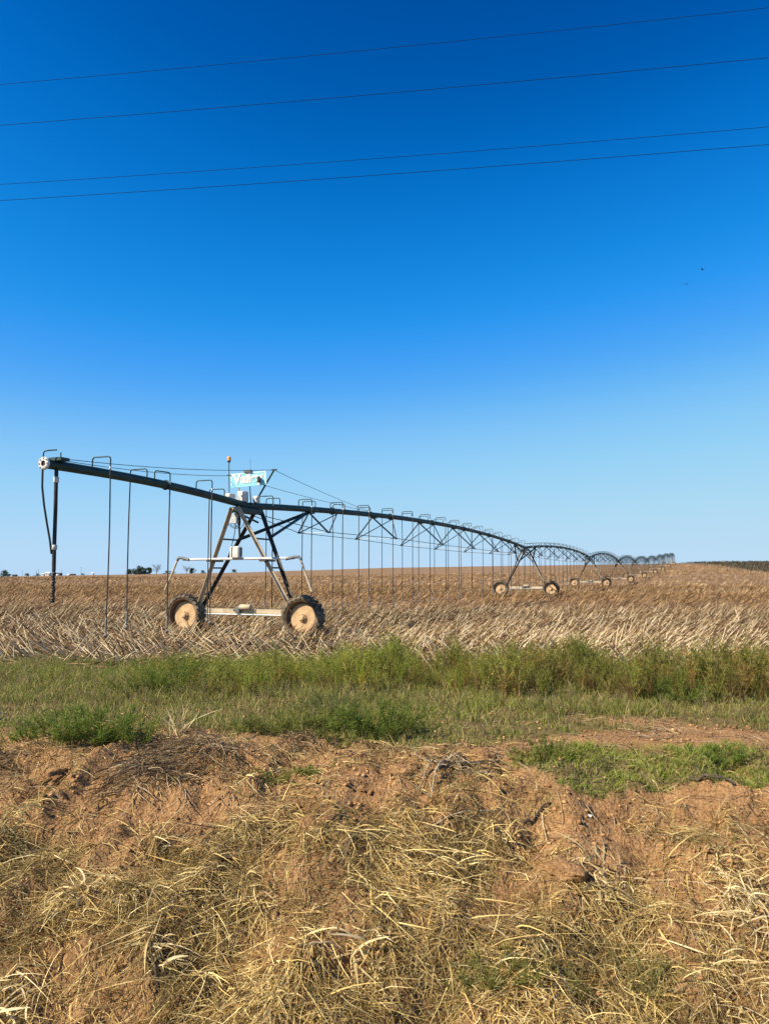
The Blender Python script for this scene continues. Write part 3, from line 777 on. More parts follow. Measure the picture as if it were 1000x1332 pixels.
# --- trusses
NODES = [4.3, 10.3, 16.5, 22.4, 28.5, 34.6, 39.2]
NW = [.62, .96, 1.15, 1.2, 1.15, .96, .62]
ND = [.85, 1.05, 1.25, 1.3, 1.25, 1.05, .85]
for k in range(NT):
    big = MB(); lows = {-1: [], 1: []}
    for i, s in enumerate(NODES):
        top = pipe_pt(k, s / SPAN) - Vector((0, 0, PR)); fwd = pipe_pt(k, min((s + 2.3) / SPAN, 1)) - Vector((0, 0, PR))
        for sx in (-1, 1):
            c = pipe_pt(k, (s + .35) / SPAN); bot = c + Vector((sx * NW[i], 0, -ND[i])); lows[sx].append(bot)
            if k < 3:
                mm = MB().angle(top, bot, .06, .010, (0, -1, .2)); mm.box(bot, (.05, .22, .05))
                link('truss_strut', mm.mesh('truss_strut', M_truss), machine)
                link('truss_diagonal', MB().bar(bot, fwd, .032, .032).mesh('truss_diagonal', M_truss), machine)
            else: big.bar(top, bot, .06); big.bar(bot, fwd, .035)
        if k < 3:
            link('truss_spreader', MB().tube([lows[-1][-1], lows[1][-1]], .009, 6).mesh('truss_spreader', M_galv), machine)
            link('clamp_plate', MB().box(top + Vector((0, .05, -.02)), (.16, .42, .05)).mesh('clamp_plate', M_truss), machine)
    for sx in (-1, 1):
        a = Vector(towerloc(k)) + Vector((sx * .14, .5, TZ - .25)); b = Vector(towerloc(k + 1)) + Vector((sx * .14, -.5, TZ - .25))
        pts = [a] + lows[sx] + [b]
        if k < 3: link('truss_rod', MB().tube(pts, .013, 6).mesh('truss_rod', M_truss), machine)
        else:
            for p, q in zip(pts[:-1], pts[1:]): big.tube([p, q], .02, 5)
    if big.v: link('truss', big.mesh('truss', M_truss), machine)
    # braces from the tower legs out to the pipe
    tl = Vector(towerloc(k))
    for sx in (-1, 1):
        for sg, kk in ((1, k), (-1, k - 1)):
            if kk < 0: continue
            p = tl + Vector((sx * .54, sg * .52, 3.05))
            q = pipe_pt(kk, NODES[0] / SPAN if sg > 0 else 1 - 4.0 / SPAN) - Vector((0, 0, PR))
            link('tower_brace', MB().angle(p, q, .07, .012, (0, -1, .2)).mesh('tower_brace', M_truss), machine)
    link('tower_cap', MB().bevbox((0, 0, TZ - .16), (.42, 1.30, .16), .03).bar((-.1, -.55, TZ - .2), (.1, .55, TZ - .5), .05).mesh('tower_cap', M_truss), machine, tl)
    link('junction_box', MB().bevbox((-.20, -.34, TZ - .42), (.26, .20, .30), .02).mesh('junction_box', M_galv), machine, tl)

# --- drops: gooseneck over the pipe, hose, weight and nozzle
def gooseneck(side):
    w = .53; h = .22; r = .07; pts = [(0, 0, 0), (0, 0, h - r)]
    for i in range(1, 6):
        a = math.pi / 2 * i / 5; pts.append((side * (r - r * math.cos(a)), 0, h - r + r * math.sin(a)))
    for i in range(0, 6):
        a = math.pi / 2 * i / 5; pts.append((side * (w - r + r * math.sin(a)), 0, h - r + r * math.cos(a)))
    pts.append((side * w, 0, -.05))
    return MB().tube(pts, .017, 7)
goose = {s_: gooseneck(s_).mesh('gooseneck', M_truss) for s_ in (-1, 1)}
def hosem(seed, r):
    q = random.Random(seed); a, b = q.uniform(-.015, .015), q.uniform(-.015, .015)
    return MB().tube([(a * math.sin(math.pi * i / 8), b * math.sin(math.pi * i / 8), -i / 8) for i in range(9)], r, 6).mesh('hose', M_hose)
hoses = [hosem(i, .017) for i in range(5)]
hose_far = hosem(9, .026)
weight = MB().lathe([(0, 0), (.02, 0), (.024, -.03), (.024, -.30), (.02, -.33), (0, -.33)], 8, 'Z').mesh('hose_weight', M_weight)
nozzle = MB().lathe([(0, 0), (.016, 0), (.016, -.04), (.05, -.05), (.055, -.075), (.03, -.085), (.03, -.12), (0, -.125)], 10, 'Z').mesh('nozzle', M_weight)
valve = MB().lathe([(0, 0), (.022, 0), (.026, -.04), (.022, -.08), (0, -.08)], 8, 'Z').mesh('hose_fitting', M_galv)
rd = random.Random(5)
def add_drop(p, side, detail, rotz=0.0):
    """p on the pipe axis in machine space"""
    top = p + Vector((0, 0, PR - .01))
    gx, gy = T1[0] + EX * p.y + LXv * p.x, T1[1] + EY * p.y + LYv * p.x
    gz = hz(gx, gy) - g0
    bottom = gz + rd.uniform(.52, .72)
    d_ = empty('sprinkler_drop', top, rotz, machine)
    link('gooseneck', goose[side], d_)
    L = (top.z - .05) - bottom - (.33 if detail else 0)
    link('hose', hoses[rd.randrange(5)] if detail else hose_far, d_, (side * .53, 0, -.05), scale=(1, 1, L))
    if detail:
        link('hose_fitting', valve, d_, (side * .53, 0, -.02))
        link('hose_weight', weight, d_, (side * .53, 0, -.05 - L)); link('nozzle', nozzle, d_, (side * .53, 0, -.05 - L - .33))
for s_, side, rz in ((6.69, 1, 0), (4.75, -1, 0), (4.45, 1, 1.4), (2.64, 1, 0), (1.23, -1, 0)):
    add_drop(over_pt(s_), side, True, rz)
for k in range(NT):
    s_ = .73; i = 0
    while s_ < SPAN - .6:
        add_drop(pipe_pt(k, s_ / SPAN), 1 if i % 2 == 0 else -1, k < 2)
        s_ += 1.32 + rd.uniform(-.07, .07); i += 1

# --- overhang end: boom hose and slack hose
bz = .62 - end.z
link('boom_hose', MB().tube([(0.05, .28, -.10), (.05, .28, -.35), (.07, .27, -1.0), (.08, .26, -1.7), (.09, .26, -2.3)], .042, 10).mesh('boom_hose', M_black), machine, end)
fr = MB()
for i in range(12): fr.lathe([(0, 0), (.036 + .005 * (i % 2), -.005), (.040, -.035), (.034, -.06), (0, -.06)], 8, 'Z', (0.09 + .012 * math.sin(i * 2.1), .26, -2.28 - i * .06))
link('boom_sprinkler', fr.mesh('boom_sprinkler', M_black), machine, end)
link('hose_clamp', MB().lathe([(.052, 0), (.06, -.01), (.06, -.12), (.052, -.13)], 10, 'Z', (.05, .28, -.26)).mesh('hose_clamp', M_white), machine, end)
link('hose_clamp', MB().lathe([(.052, 0), (.062, -.01), (.062, -.1), (.052, -.11)], 10, 'Z', (.08, .26, -1.75)).mesh('hose_clamp', M_white), machine, end)
link('slack_hose', MB().tube([(-.08, .02, -.10), (-.075, .02, -.5), (-.045, .06, -.9), (-.005, .12, -1.3), (.03, .18, -1.65), (.05, .22, -1.95)], .022, 8).mesh('slack_hose', M_black), machine, end)
link('end_bail', MB().tube([(-.05, 0, .14), (-.05, 0, .23), (-.02, .0, .27), (.05, .05, .29), (.22, .1, .30)], .016, 6).tube([(.12, .32, .1), (.12, .32, .28)], .014, 6).mesh('end_bail', M_truss), machine, end)
link('cable_bracket', MB().box((.1, .30, .12), (.34, .26, .07)).mesh('cable_bracket', M_truss), machine, end)

# --- mast, stay cables, sign, lamp and boxes on the end tower
mr = Vector((.95, .05, 5.17)); ml = Vector((-.62, .05, 5.06))
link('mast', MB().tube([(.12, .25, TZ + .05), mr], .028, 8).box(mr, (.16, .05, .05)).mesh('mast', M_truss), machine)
o = link('mast', MB().tube([(-.10, .25, TZ + .05), ml], .028, 8).box(ml, (.14, .05, .05)).mesh('mast', M_galv), machine); o['label'] = 'left mast, sunlit paleness put in its colour'  # paler steel than the right mast paints in the sunlight
def cable(p, q, sag):
    p = Vector(p); q = Vector(q)
    return MB().tube([p.lerp(q, i / 12) - Vector((0, 0, sag * 4 * (i / 12) * (1 - i / 12))) for i in range(13)], .008, 5)
for mtop, ex in ((mr, .22), (ml, 0)):
    link('stay_cable', cable(mtop, end + Vector((ex, .34, .13)), .10).mesh('stay_cable', M_truss), machine)
    link('stay_cable', cable(mtop, pipe_pt(0, 10.2 / SPAN) + Vector((0, 0, PR)), .06).mesh('stay_cable', M_truss), machine)
sg = empty('sign', (.10, -.06, 4.90), 0, machine); sg.rotation_euler = (0, R(-4), R(12))
SWd, SHt = 1.16, .44
link('panel', MB().box((0, 0, 0), (SWd, .02, SHt)).mesh('panel', M_signblue), sg)
bd = MB(); b_ = .045
for c_, s_ in (((0, -.013, SHt / 2 - b_ / 2), (SWd, .006, b_)), ((-SWd / 2 + b_ / 2, -.013, -.0), (b_, .006, SHt - 2 * b_ - .002)), ((SWd / 2 - b_ / 2, -.013, -.0), (b_, .006, SHt - 2 * b_ - .002))): bd.box(c_, s_)
link('border', bd.mesh('border', M_signedge), sg)
fc = bpy.data.curves.new('lettering', 'FONT'); fc.body = 'Valley'; fc.size = .43; fc.align_x = 'CENTER'; fc.align_y = 'CENTER'; fc.extrude = .003; fc.offset = .016; fc.space_character = .95
fo = bpy.data.objects.new('tmp', fc); COL.objects.link(fo)
me = bpy.data.meshes.new_from_object(fo.evaluated_get(bpy.context.evaluated_depsgraph_get())); bpy.data.objects.remove(fo)
me.materials.clear(); me.materials.append(M_signtxt)
link('lettering', me, sg, (-.02, -.017, .03), (R(90), 0, 0))
link('sign_post', MB().tube([(.02, .02, -.22), (.02, .06, -.82)], .018, 6).mesh('sign_post', M_truss), sg)
link('warning_lamp', MB().lathe([(0, .09), (.045, .085), (.055, .03), (.055, -.04), (.065, -.06), (.05, -.1), (0, -.1)], 12, 'Z', (.36, -.09, -.04)).mesh('warning_lamp', M_legshade_dark), sg)
link('receiver', MB().bevbox((.0, 0, SHt / 2 + .04), (.26, .12, .075), .015).tube([(.08, 0, SHt / 2 + .06), (.085, 0, SHt / 2 + .42)], .006, 5).mesh('receiver', M_grey), sg)
link('beacon_pole', MB().tube([(-.50, -.2, TZ + .05), (-.535, -.2, 5.45)], .014, 8).mesh('beacon_pole', M_truss), machine)
link('pole_bracket', MB().box((-.53, -.2, 5.04), (.14, .03, .03)).mesh('pole_bracket', M_truss), machine)
bc = empty('beacon', (-.535, -.2, 5.45), 0, machine)
link('lamp_base', MB().lathe([(0, 0), (.05, 0), (.055, .05), (.06, .06), (0, .06)], 14, 'Z').mesh('lamp_base', M_grey), bc)
link('lens', MB().lathe([(.06, .06), (.062, .15), (.05, .18), (0, .19)], 14, 'Z').mesh('lens', M_amber), bc)
def cbox(c, size, parts=1):
    b = empty('control_box', c, 0, machine)
    link('case', MB().bevbox((0, 0, 0), size, .02).mesh('case', M_white), b)
    link('door', MB().box((0, -size[1] / 2 - .007, -.01), (size[0] * .82, .012, size[2] * .82)).mesh('door', M_white), b)
    link('latch', MB().box((size[0] * .3, -size[1] / 2 - .02, 0), (.02, .015, .06)).mesh('latch', M_grey), b)
cbox((-.44, -.25, TZ + .24), (.20, .30, .26)); cbox((.0, -.22, TZ + .27), (.23, .32, .32)); cbox((.30, .1, TZ + .20), (.17, .18, .20))
wire = MB()
for q in ((-.30, .0), (-.22, .06), (-.1, .1)):
    a = q[0]
    wire.tube([(a, -.3, TZ - .1), (a - .14, -.34, TZ - .35), (a - .10, -.36, TZ - .62), (a + .12, -.36, TZ - .74), (a + .22, -.34, TZ - .62), (a + .2, -.3, TZ - .4)], .012, 6)
wire.tube([(-.16, -.3, TZ - .4), (-.2, -.34, TZ - .9), (-.28, -.38, TZ - 1.3), (-.42, -.40, TZ - 1.7)], .012, 6)
link('control_cable', wire.mesh('control_cable', M_black), machine)
link('cable_bundle', MB().tube([(.0, -.35, TZ - .15), (-.02, -.38, TZ - .5), (0, -.36, TZ - 1.05)], .03, 6).mesh('cable_bundle', M_black), machine)
# white cross bar with drooping wing arms on the end tower
BZ = 2.42
link('cross_bar', MB().tube([(-1.98, -.50, BZ - .02), (1.98, -.50, BZ)], .040, 10).mesh('cross_bar', M_white), machine)
for sx in (-1, 1):
    link('hinge', MB().tube([(sx * 1.72, -.54, BZ - .03), (sx * 2.0, -.52, BZ + .03), (sx * 2.14, -.5, BZ + .03), (sx * 2.20, -.5, BZ - .05)], .045, 8).mesh('hinge', M_grey), machine)
    link('wing_arm', MB().tube([(sx * 2.19, -.5, BZ - .04), (sx * 2.36, -.52, BZ - .45), (sx * 2.60, -.56, BZ - .98)], .032, 8).mesh('wing_arm', M_beam), machine)
    link('foot_plate', MB().box((sx * .94, -.28, BZ - .07), (.22, .62, .05)).mesh('foot_plate', M_legshade_dark), machine)
pb = empty('tower_box', (.0, -.56, BZ + .20), 0, machine)
link('case', MB().bevbox((0, 0, 0), (.34, .22, .34), .035).mesh('case', M_white), pb)
link('side_panel', MB().box((.171, 0, -.01), (.012, .16, .26)).mesh('side_panel', M_grey), pb)

# --- pivot point at the far end
px_, py_, pz_ = towerloc(9)
pv = empty('pivot_tower', (px_, py_, pz_), 0, machine)
m = MB()
for sx in (-1, 1):
    for sy in (-1, 1): m.bar((sx * 1.6, sy * 1.6, 0), (sx * .2, sy * .2, 4.0), .1)
for z_, w_ in ((1.2, 1.2), (2.6, .72)):
    for sx in (-1, 1): m.bar((sx * w_, -w_, z_), (sx * w_, w_, z_), .06); m.bar((-w_, sx * w_, z_), (w_, sx * w_, z_), .06)
m.mesh('x', M_galv); link('pivot_frame', m.mesh('pivot_frame', M_galv), pv)
link('riser_pipe', MB().tube([(0, 0, 0), (0, 0, 4.0), (0, -.15, 4.2), (0, -.5, 4.15)], .12, 10).mesh('riser_pipe', M_galv), pv)
link('control_panel', MB().bevbox((-1.0, -1.5, 1.5), (1.1, .4, 1.3), .04).mesh('control_panel', M_white), pv)

# ================================================================== THINGS: overhead wires and birds
M_wire = surf('dull_wire', (.005, .026, .085), (.008, .034, .10), .9, .0, 10.0, 0, .1)
def wire_through(pl, pr_, dist, name_label):
    """a sagging conductor along the road through two seen directions, at a given distance v in front of the camera"""
    pts = []
    for px, py in (pl, pr_):
        dx, dy, dz = ray(px, py); t = dist / (CU * dy + SU * dx)
        pts.append((Vector((dx * t, dy * t, CAM_Z + dz * t))))
    a, b = pts; dvec = (b - a); out = []
    ua, ub = uv(a.x, a.y)[0], uv(b.x, b.y)[0]
    for i in range(41):
        u = -46 + 90 * i / 40; f = (u - ua) / (ub - ua)
        p = a + dvec * f; p.z += 0.0009 * (u - ua) * (u - ub)
        out.append(p)
    o = MB().tube(out, .0040, 6).build('power_line', M_wire); tag(o, name_label, 'wire', 'power lines along the road')
wire_through((0, 110), (1000, 10), 12.6, 'highest of the four thin dark wires crossing the blue sky')
wire_through((0, 163), (1000, 75), 11.2, 'second highest thin dark wire crossing the blue sky')
wire_through((0, 240), (1000, 165), 12.6, 'third wire from the top, upper of the close lower pair')
wire_through((0, 261), (1000, 188), 11.2, 'lowest of the four thin dark wires crossing the sky')

M_bird = surf('dark_bird_plumage', (.012, .012, .014), (.03, .028, .026), .8)
def bird(px, py, dist, flap, rz, label):
    dx, dy, dz = ray(px, py); m = MB()
    m.tube([(0, -.16, 0), (0, -.13, .005), (0, -.05, 0), (0, .06, 0), (0, .12, .012), (0, .15, .01)], [.006, .025, .04, .035, .022, .004], 8)
    m.add([(0, -.13, 0), (-.05, -.24, 0), (.05, -.24, 0), (0, -.12, .012)], [(0, 1, 2), (3, 2, 1), (0, 2, 3), (0, 3, 1)])
    b = m.build('bird', M_bird, None, (dx * dist, dy * dist, CAM_Z + dz * dist), (0, 0, rz))
    for s in (-1, 1):
        z1, z2 = .10 * flap, .13 * flap
        link('wing', MB().add([(s * .02, .06, 0), (s * .02, -.06, 0), (s * .17, -.05, z1), (s * .18, .08, z1), (s * .36, -.04, z2), (s * .02, .0, .02), (s * .17, .01, z1 + .014)],
            [(0, 3, 2, 1), (3, 4, 2), (0, 5, 6, 3), (5, 1, 2, 6), (3, 6, 4), (6, 2, 4)]).mesh('wing', M_bird), b)
    tag(b, label, 'bird', 'birds flying over the field')
bird(913, 351, 85, .9, .9, 'higher of two tiny dark birds in the sky at right')
bird(892, 370, 95, 1.6, -.5, 'lower of two tiny dark birds in the sky at right')

# ================================================================== THINGS: farmstead and trees on the far left horizon
M_bark = surf('bark', (.06, .045, .03), (.12, .09, .065), .9)
M_leaf = strand_mat('tree_leaf', .3, .8, .1)
M_whitewall = surf('white_siding', (.62, .60, .56), (.74, .72, .68), .8, 0, .5)
M_darkroof = surf('dark_roofing', (.05, .05, .055), (.09, .085, .08), .8, 0, .5)
M_glass = surf('window_glass', (.03, .04, .05))
M_tank = surf('pale_bale_wrap', (.66, .62, .55), (.78, .75, .70), .7, 0, .8)
M_wood = surf('pole_wood', (.10, .075, .055), (.17, .13, .10), .9, 0, 2)

def horizon(px, dist):
    dx, dy, dz = ray(px, 745); t = dist / dy
    return Vector((dx * t, dist, hz(dx * t, dist)))
rt = np.random.RandomState(77)
def tree(px, dist, h, w, label, bare=False, cols=((.03, .05, .018), (.045, .065, .022), (.06, .075, .03)), name='tree', group='trees on the far horizon'):
    p = horizon(px, dist); t = empty(name, p); m = MB()
    m.tube([(0, 0, -.3), (.05 * w, 0, h * .25), (0, .03 * w, h * .5), (0, 0, h * .8)], [h * .035, h * .026, h * .018, h * .006], 7)
    ends = []
    for i in range(18 if bare else 9):
        a = rt.uniform(0, 6.28); zb = h * rt.uniform(.2, .6); e = Vector((math.cos(a) * w * rt.uniform(.3, .5), math.sin(a) * w * rt.uniform(.3, .5), min(h * .98, zb + h * rt.uniform(.2, .45))))
        b = Vector((0, 0, zb)); mid = (b + e) / 2 + Vector((0, 0, -.04 * h)); m.tube([b, mid, e], [h * .013, h * .008, h * .002], 5); ends.append(e)
        if bare:
            for j in range(7):
                f = rt.uniform(.3, 1); q = b.lerp(e, f); m.tube([q, q + Vector((rt.normal() * .1, rt.normal() * .1, abs(rt.normal()) * .13 + .04)) * h], [h * .005, h * .0015], 4)
    link('trunk', m.mesh('trunk', M_bark), t)
    if not bare:
        nb = 26; zz_ = rt.uniform(.06, .84, nb); cs = np.stack([rt.normal(size=nb) * w * .24 * (1.15 - .6 * zz_), rt.normal(size=nb) * w * .24 * (1.15 - .6 * zz_), h * zz_], 1)
        n = 1500; k = rt.randint(nb, size=n); dirs = unit(rt.normal(size=(n, 3))) * (rt.rand(n, 1) ** .4)
        P = cs[k] + dirs * np.array([w * .22, w * .22, h * .16]); P[:, 2] = np.maximum(P[:, 2], h * .02)
        V, Q, C = ribbons(rt, P, unit(rt.normal(size=(n, 3))), rt.uniform(.04, .08, n) * h, rt.uniform(.03, .05, n) * h, rt.normal(0, .2, (n, 3)), 1, pal(rt, n, cols, .3), 'stem')
        link('crown', np_mesh('crown', V, Q, M_leaf, C), t)
    tag(t, label, 'tree', group)
tree(7, 760, 7.0, 10.5, 'round dark green bush nearest of the horizon trees, at far left edge', cols=((.035, .065, .018), (.05, .08, .025)), name='bush')
tree(168, 1080, 8.5, 8, 'small tree at the left end of the horizon grove')
tree(176, 1080, 10, 13, 'dark round crowned tree in the middle of the horizon grove')
tree(183, 1070, 12.5, 12, 'tallest dark tree of the horizon grove')
tree(189, 1075, 9.5, 12, 'low broad tree near the right end of the horizon grove')
tree(195, 1080, 10, 8, 'dark tree at the right end of the grove beside the bare tree')
tree(204, 1080, 15, 17, 'leafless tree with fanned bare branches beside the horizon grove', bare=True, name='bare_tree')
tree(217, 1090, 5, 9, 'small dark shrub just right of the bare tree', name='bush')
tree(224, 1090, 4.2, 12, 'low wide shrub seen left of the near tower wing arm', name='bush')
tree(243, 1085, 12, 12, 'leafless tree seen through the end tower frame', bare=True, name='bare_tree')
tree(250, 1080, 9, 8, 'dark round tree seen through the end tower frame')
tree(264, 1090, 5, 7, 'small shrub seen under the white cross bar', name='bush')
tree(305, 1000, 5, 7, 'tiny lone shrub on the horizon between the tower legs', name='bush')
tree(13, 1180, 4.5, 7, 'small dark shrub just right of the large round bush', name='bush')
tree(36, 1200, 5.5, 6, 'small dark tree between two distant utility poles', name='tree')
tree(49, 1200, 4.5, 6, 'small shrub left of the distant white farmhouse', name='bush')
tree(108, 1200, 3.4, 6, 'low shrub beneath the tallest distant utility pole', name='bush')

def shed(px, dist, w, dp, h, label, wall, roof, cat='building', name='farm_building', gable=True, wins=2):
    p = horizon(px, dist); e = empty(name, p)
    link('wall', MB().box((0, 0, h / 2 - .5), (w, dp, h + 1)).mesh('wall', wall), e)
    rh = h * .45 if gable else .25
    vs = [(-w / 2 - .4, -dp / 2 - .4, h + .02), (w / 2 + .4, -dp / 2 - .4, h + .02), (w / 2 + .4, dp / 2 + .4, h + .02), (-w / 2 - .4, dp / 2 + .4, h + .02), (-w / 2 - .4, 0, h + rh), (w / 2 + .4, 0, h + rh)]
    link('roof', MB().add(vs, [(0, 1, 5, 4), (2, 3, 4, 5), (0, 4, 3), (1, 2, 5), (3, 2, 1, 0)]).mesh('roof', roof), e)
    for i in range(wins):
        wn_ = link('window', MB().box((0, 0, 0), (w * .14, .1, h * .35)).mesh('window', M_glass), e, ((i - (wins - 1) / 2) * w * .35, -dp / 2 - .06, h * .55))
    link('door', MB().box((0, 0, 0), (w * .12, .08, h * .6)).mesh('door', M_darkroof), e, (w * .42, -dp / 2 - .05, h * .3))
    tag(e, label, cat)
shed(57, 1190, 4.5, 6, 3.0, 'small white farm building left of the hanging boom hose', M_whitewall, M_whitewall)
shed(63.5, 1180, 6.5, 7, 4.2, 'white farmhouse on the horizon just left of the hanging boom hose', M_whitewall, M_whitewall)
shed(75, 1185, 12.5, 8, 3.1, 'long low dark barn on the horizon right of the boom hose', M_darkroof, M_darkroof)
shed(95, 1200, 8, 5, 1.8, 'low dark shed on the horizon between barn and utility pole', M_darkroof, M_darkroof, wins=1)
shed(20, 1200, 6, 5, 2.2, 'tiny dark shed on the horizon near the left edge', M_darkroof, M_darkroof, wins=1)
shed(121, 1150, 3.4, 4, 2.6, 'tiny white hut alone on the horizon', M_whitewall, M_whitewall, wins=1)
def bale(px, py_d, label):
    p = horizon(px, py_d); m = MB()
    m.lathe([(0, -1.4), (1.0, -1.4), (1.25, -1.2), (1.25, 1.2), (1.0, 1.4), (0, 1.4)], 18, 'X', (0, 0, 1.15)); b = m.build('hay_bale', M_tank, None, p); tag(b, label, 'bale', 'pale bales in the far field')
    link('twine', MB().lathe([(1.26, -.05), (1.275, 0), (1.26, .05)], 18, 'X', (-.5, 0, 1.15)).lathe([(1.26, -.05), (1.275, 0), (1.26, .05)], 18, 'X', (.5, 0, 1.15)).mesh('twine', M_wood), b)
bale(75.5, 950, 'pale bale standing in front of the dark barn')
bale(90, 930, 'pale bale right of the dark barn on the field')
def pole(px, dist, h, label):
    p = horizon(px, dist); e = empty('utility_pole', p)
    link('post', MB().tube([(0, 0, -1), (0, 0, h)], [.22, .15], 8).mesh('post', M_wood), e)
    link('crossarm', MB().box((0, -.2, h - .6), (2.6, .16, .18)).mesh('crossarm', M_wood), e)
    for s in (-1.1, 0, 1.1): link('insulator', MB().lathe([(.06, 0), (.1, .1), (.05, .25), (0, .26)], 8, 'Z', (s, -.2, h - .5)).mesh('insulator', M_grey), e)
    tag(e, label, 'utility pole', 'utility poles on the horizon')
pole(5.5, 1150, 11, 'utility pole rising behind the round bush at the left edge')
pole(29.5, 1200, 9.5, 'utility pole second from the left edge on the horizon')
pole(50.5, 1200, 10.5, 'utility pole just left of the white farmhouse')
pole(48, 1250, 9, 'shorter of two close utility poles left of the farmhouse')
pole(72, 1250, 9.5, 'utility pole standing behind the dark barn, nearer the boom hose')
pole(81, 1250, 9, 'utility pole at the right end of the dark barn')
pole(106, 1150, 12, 'tallest distant utility pole, right of the low dark shed')

# ================================================================== THINGS: clumps, clods and debris near the camera
rs = np.random.RandomState(91)
def clump(px, py, h, w, ns, nl, cols, label, stemcol=(.16, .17, .06), lw=(.008, .016), ll=(.06, .12), name='weed_clump', cat='weed', group='leafy weed clumps on the bank top', rounder=True):
    p = at(px, py); e = empty(name, p)
    r_ = w / 2 * np.sqrt(rs.rand(ns)); a = rs.uniform(0, 6.283, ns)
    bx, by = r_ * np.cos(a) * 1.15 + rs.normal(0, .10 * w, ns), r_ * np.sin(a) * .55
    P = np.stack([bx, by, H(bx + p.x, by + p.y) - p.z - .01], 1)
    out = np.stack([np.cos(a), np.sin(a), np.zeros(ns)], 1) * (r_ / (w / 2))[:, None]
    D = unit(np.stack([out[:, 0] * .75, out[:, 1] * .75, np.ones(ns)], 1) + rs.normal(0, .15, (ns, 3)))
    L = h * (1 - .25 * (r_ / (w / 2)) ** 2) * rs.uniform(.45, 1.15, ns) * (.55 + .9 * vnoise(bx * 6 / w, by * 4, int(px))); B = out * .12 + rs.normal(0, .06, (ns, 3))
    V, Q, C = ribbons(rs, P, D, L, np.full(ns, .010), B, 3, pal(rs, ns, [stemcol], .2), 'blade'); link('stems', np_mesh('stems', V, Q, M_grass, C), e)['kind'] = 'stuff'
    k = rs.randint(ns, size=nl); t = rs.uniform(.15, 1, nl) ** .75
    LP = P[k] + L[k, None] * (D[k] * t[:, None] + B[k] * (t ** 2)[:, None])
    V, Q, C = ribbons(rs, LP, rdir(rs, nl, 0, 80), rs.uniform(*ll, nl), rs.uniform(*lw, nl), rs.normal(0, .2, (nl, 3)), 1, pal(rs, nl, cols, .3), 'leaf'); link('leaves', np_mesh('leaves', V, Q, M_grass, C), e)['kind'] = 'stuff'
    tag(e, label, cat, group)
GR = [(.13, .20, .028), (.18, .25, .04), (.09, .14, .02), (.24, .28, .06)]
OL = [(.19, .21, .045), (.14, .165, .03), (.25, .245, .075)]
clump(80, 962, .36, 1.0, 90, 4200, GR, 'broad fresh green weed clump at the left above the bank')
clump(165, 958, .22, .55, 40, 1500, GR, 'small low green clump right of the broad left clump')
clump(212, 905, .50, 1.1, 80, 3600, [(.15, .20, .03), (.20, .24, .045), (.10, .14, .02)], 'rounded green bush of weeds standing out in the left of the weed belt', name='weed_bush')
clump(400, 950, .28, .6, 50, 1800, OL, 'olive weed clump above the middle of the bank')
clump(492, 957, .42, .85, 80, 3400, [(.15, .20, .03), (.19, .24, .045), (.09, .13, .02)], 'tall green weed clump at the end of the grass beside the bare soil')
clump(345, 955, .20, .5, 36, 1200, OL, 'low olive tuft above the dead weed mat')
clump(880, 915, .45, .7, 50, 1900, GR, 'bright green tuft at the foot of the weeds on the right')
clump(380, 1015, .10, .55, 50, 1300, OL, 'flat green weed growing on the soil face below the lip', ll=(.03, .06))
clump(640, 1282, .20, .42, 34, 900, OL, 'small dark green weed in the straw near the bottom', ll=(.03, .07), lw=(.006, .012))
clump(725, 1290, .22, .3, 22, 420, [(.19, .19, .06), (.15, .16, .05)], 'thin yellow-green sprout in the straw right of the dark weed', ll=(.04, .09), lw=(.006, .011))
clump(845, 1300, .26, .3, 22, 420, [(.2, .2, .07), (.14, .16, .05)], 'slim green sprout near the bottom right tuft of straw', ll=(.05, .1), lw=(.006, .011))
clump(440, 970, .12, .4, 26, 700, OL, 'tiny green tuft on the lip left of the tall clump', ll=(.03, .06))
clump(935, 990, .16, .5, 40, 1100, GR, 'green tuft in the lawn patch at the right edge', ll=(.04, .08))
clump(705, 985, .16, .5, 40, 1000, OL, 'low green tuft where the bare soil meets the lawn patch', ll=(.04, .08))
clump(425, 930, .30, .6, 44, 1500, [(.18, .2, .07), (.14, .17, .05)], 'pale green tuft behind the olive clump at mid bank', ll=(.05, .1))

def tuft(px, py, n, Lr, Wr, cols, label, el=(5, 70), az=None, azs=.8, rad=.12, droop=.5, name='straw_tuft', cat='straw', shape='blade', mat=None, zoff=0.02, K=5, group=None):
    p = at(px, py); e = empty(name, p)
    a = rs.uniform(0, 6.283, n); r_ = rad * np.sqrt(rs.rand(n)); bx, by = r_ * np.cos(a), r_ * np.sin(a)
    P = np.stack([bx, by, H(bx + p.x, by + p.y) - p.z + zoff * rs.rand(n)], 1)
    D = rdir(rs, n, el[0], el[1], az, azs); B = rs.normal(0, .28, (n, 3)); B[:, 2] = -np.abs(rs.normal(droop, droop * .4, n))
    L = rs.uniform(*Lr, n)
    half = n // 3
    V, Q, C = ribbons(rs, P[:half], D[:half], L[:half], rs.uniform(*Wr, half) * 1.2, B[:half], K, pal(rs, half, cols, .15), 'leaf'); link('leaves', np_mesh('leaves', V, Q, mat or M_straw, C), e)['kind'] = 'stuff'
    V, Q, C = ribbons(rs, P[half:], D[half:], L[half:], rs.uniform(*Wr, n - half), B[half:], K, pal(rs, n - half, cols, .2), shape); link('stems', np_mesh('stems', V, Q, mat or M_straw, C), e)['kind'] = 'stuff'
    tag(e, label, cat, group)
PALE = [(.62, .50, .26), (.70, .59, .34), (.52, .40, .19)]
GOLD = [(.50, .38, .16), (.60, .47, .22), (.42, .31, .12)]
GREY = [(.15, .10, .056), (.23, .165, .095), (.09, .06, .034), (.36, .27, .16)]
DN = -math.pi / 2
